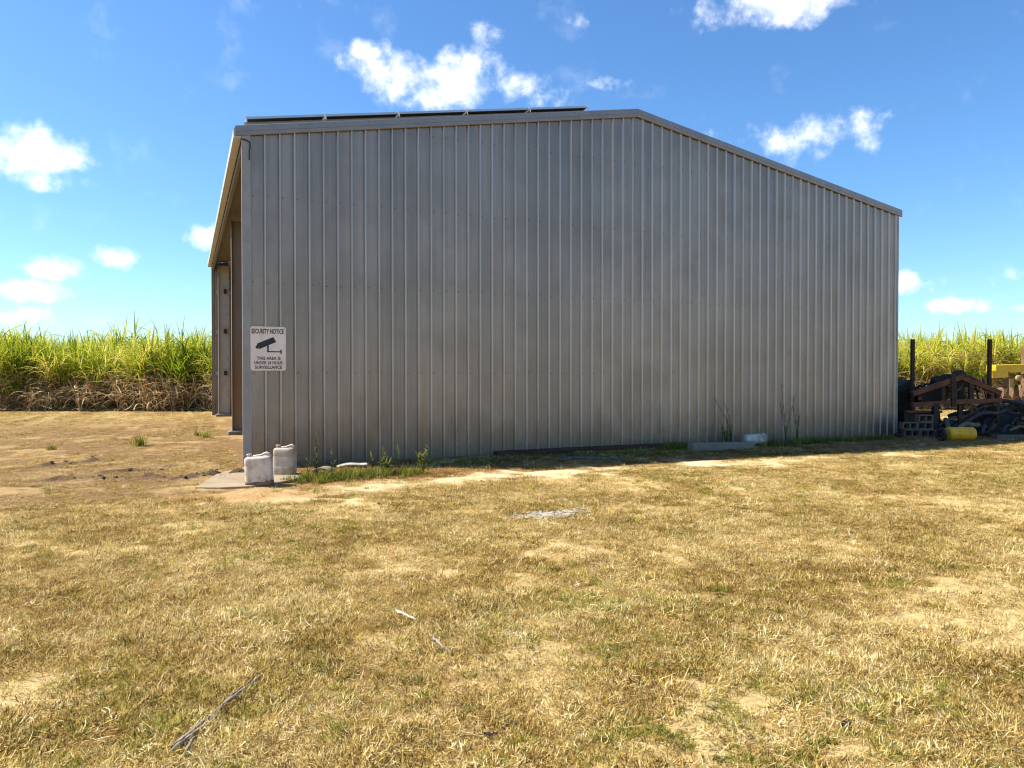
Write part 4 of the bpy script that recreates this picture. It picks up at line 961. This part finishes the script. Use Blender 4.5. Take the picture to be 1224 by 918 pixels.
# ------------------------------------------------------------------ sugar cane
def cane_proto(name, seed, dry=0.0, stalks=6):
    global R
    R = random.Random(seed); mg, tg, mb_, tb_, ms, ts = MB(), [], MB(), [], MB(), []
    for s_ in range(stalks):
        bx, by = R.gauss(0, .22), R.gauss(0, .22); h = R.uniform(1.9, 2.65); la = R.uniform(0, 6.28); lm = R.uniform(0, .28)
        pt = lambda q: Vector((bx+math.cos(la)*lm*q*q*h, by+math.sin(la)*lm*q*q*h, q*h))
        n0 = len(ms.v); ms.tube([pt(q) for q in (0, .35, .7, 1)], [.018, .017, .015, .01], 5, False); ts += [R.uniform(.1, .9)]*(len(ms.v)-n0)
        for k in range(13):                            # green tops, spindle upright, outer leaves arching over
            q = R.uniform(.52, 1.0); up = q > .92
            blade(mg, tg, pt(q), R.uniform(0, 6.28), R.uniform(.03, .22) if up else R.uniform(.18, .6), R.uniform(.75, 1.2) if up else R.uniform(1.0, 1.7), R.uniform(.042, .07), R.uniform(.2, .9) if up else R.uniform(1.1, 2.6), min(1, max(0, R.gauss(.56 if up else .42, .26)+dry*.25)), 6, R.gauss(0, .8))
        for k in range(12):                            # dead leaves hanging down the stalk
            q = R.uniform(.12, .62+.28*dry); blade(mb_, tb_, pt(q), R.uniform(0, 6.28), R.uniform(.5, 1.3), R.uniform(.7, 1.3), R.uniform(.03, .05), R.uniform(1.2, 2.3), min(1, max(0, R.gauss(.5+dry*.15, .24))), 5, R.gauss(0, 1.2))
        for k in range(4):
            blade(mb_, tb_, (bx+R.gauss(0, .25), by+R.gauss(0, .25), R.uniform(0, .12)), R.uniform(0, 6.28), R.uniform(1.1, 1.6), R.uniform(.5, 1.1), .04, R.gauss(0, .4), R.uniform(.2, 1), 4, R.gauss(0, 1))
    me = bpy.data.meshes.new(name); vs = mg.v+mb_.v+ms.v; a, b = len(mg.v), len(mg.v)+len(mb_.v)
    fs = mg.f+[tuple(i+a for i in f) for f in mb_.f]+[tuple(i+b for i in f) for f in ms.f]
    me.from_pydata(vs, [], fs)
    for k in ('cane_g', 'cane_b', 'cane_s'): me.materials.append(M[k])
    me.polygons.foreach_set('material_index', [0]*len(mg.f)+[1]*len(mb_.f)+[2]*len(ms.f))
    at = me.attributes.new('tone', 'FLOAT', 'POINT'); at.data.foreach_set('value', tg+tb_+ts); me.update()
    o = bpy.data.objects.new(name, me); PROTO.objects.link(o); return o
canes = [cane_proto('cane_%d' % i, 100+i) for i in range(5)]+[cane_proto('cane_dry_%d' % i, 200+i, 1.0) for i in range(4)]
def trash_proto(name, seed):
    r_ = random.Random(seed); mb, tone = MB(), []
    for k in range(46):
        q = r_.uniform(.05, 1.15); blade(mb, tone, (r_.gauss(0, .30), r_.gauss(0, .18), q), r_.uniform(0, 6.28), r_.uniform(.6, 1.5), r_.uniform(.6, 1.3), r_.uniform(.03, .055), r_.uniform(.9, 2.2), r_.uniform(.35, 1.1), 5, r_.gauss(0, 1.2))
    for k in range(5):
        a = r_.uniform(0, 6.28); n0 = len(mb.v); mb.tube([(0, 0, 0), (.2*math.cos(a), .2*math.sin(a), .8), (.5*math.cos(a), .5*math.sin(a), 1.5)], [.016, .014, .008], 5, False); tone += [.7]*(len(mb.v)-n0)
    return proto(name, mb, tone, M['cane_b'])
trash = [trash_proto('trash_%d' % i, 300+i) for i in range(4)]
def cane_field(name, lat0, lat1, dep0, dep1, label, dryp, seed, edge):
    g = np.random.default_rng(seed); P_, I, S = [], [], []
    rows = np.concatenate([np.arange(dep0, dep0+5, .7), np.arange(dep0+5.2, dep1, 1.1)])
    for r_ in rows:
        st = .58 if r_ < dep0+5 else .9
        for l in np.arange(lat0, lat1, st):
            lat = l+g.normal(0, .16); dp = r_+g.normal(0, .14)+edge(lat)
            q = CAM+Vector((FW.x, FW.y, 0))*dp+RT*lat
            if -1.2 < q.x < W+1.5 and q.y < L+2.5: continue
            P_.append((q.x, q.y, -.02)); I.append(g.integers(0, 5) if g.random() > dryp else g.integers(5, 9)); s_ = g.uniform(.80, 1.16)*(.82+.42*float(vnoise(np.array([lat*.45]), np.array([dp*.4]), seed)[0])); S.append((s_, s_, s_*g.uniform(.92, 1.06)))
    for l in np.arange(lat0, lat1, .42):                 # dead leaf trash fallen out along the headland
        lat = l+g.normal(0, .2)
        nv = float(vnoise(np.array([lat*.45]), np.array([3.0]), seed+5)[0])
        if nv < .45 and g.random() < .8:                # young green shoots where the trash is thin
            dp = dep0-.1+g.normal(0, .2)+edge(lat); q = CAM+Vector((FW.x, FW.y, 0))*dp+RT*lat
            if not (-1.2 < q.x < W+1.5 and q.y < L+2.5): P_.append((q.x, q.y, -.02)); I.append(g.integers(0, 5)); s_ = g.uniform(.35, .8); S.append((s_, s_, s_))
        if g.random() < .05+1.1*nv:
            dp = dep0-.25+g.normal(0, .22)+edge(lat); q = CAM+Vector((FW.x, FW.y, 0))*dp+RT*lat
            if -1.2 < q.x < W+1.5 and q.y < L+2.5: continue
            P_.append((q.x, q.y, -.02)); I.append(9+g.integers(0, 4)); s_ = g.uniform(.5, 1.15); S.append((s_, s_, s_))
    n = len(P_); print(name, n)
    return scatter(name, P_, np.stack([g.normal(0, .06, n), g.normal(0, .06, n), g.uniform(0, 6.28, n)], -1), S, I, canes+trash, label, 'sugar cane')
cane_field('sugar_cane_field', -42, 11, 32.3, 52, 'tall green sugar cane crop with brown dead leaves left of the shed', .30, 1, lambda l: 0.0+.012*(l+15))
cane_field('sugar_cane_crop', 11.5, 46, 33.5, 52, 'yellow-green sugar cane crop behind the machinery right of the shed', .8, 2, lambda l: 0.0)
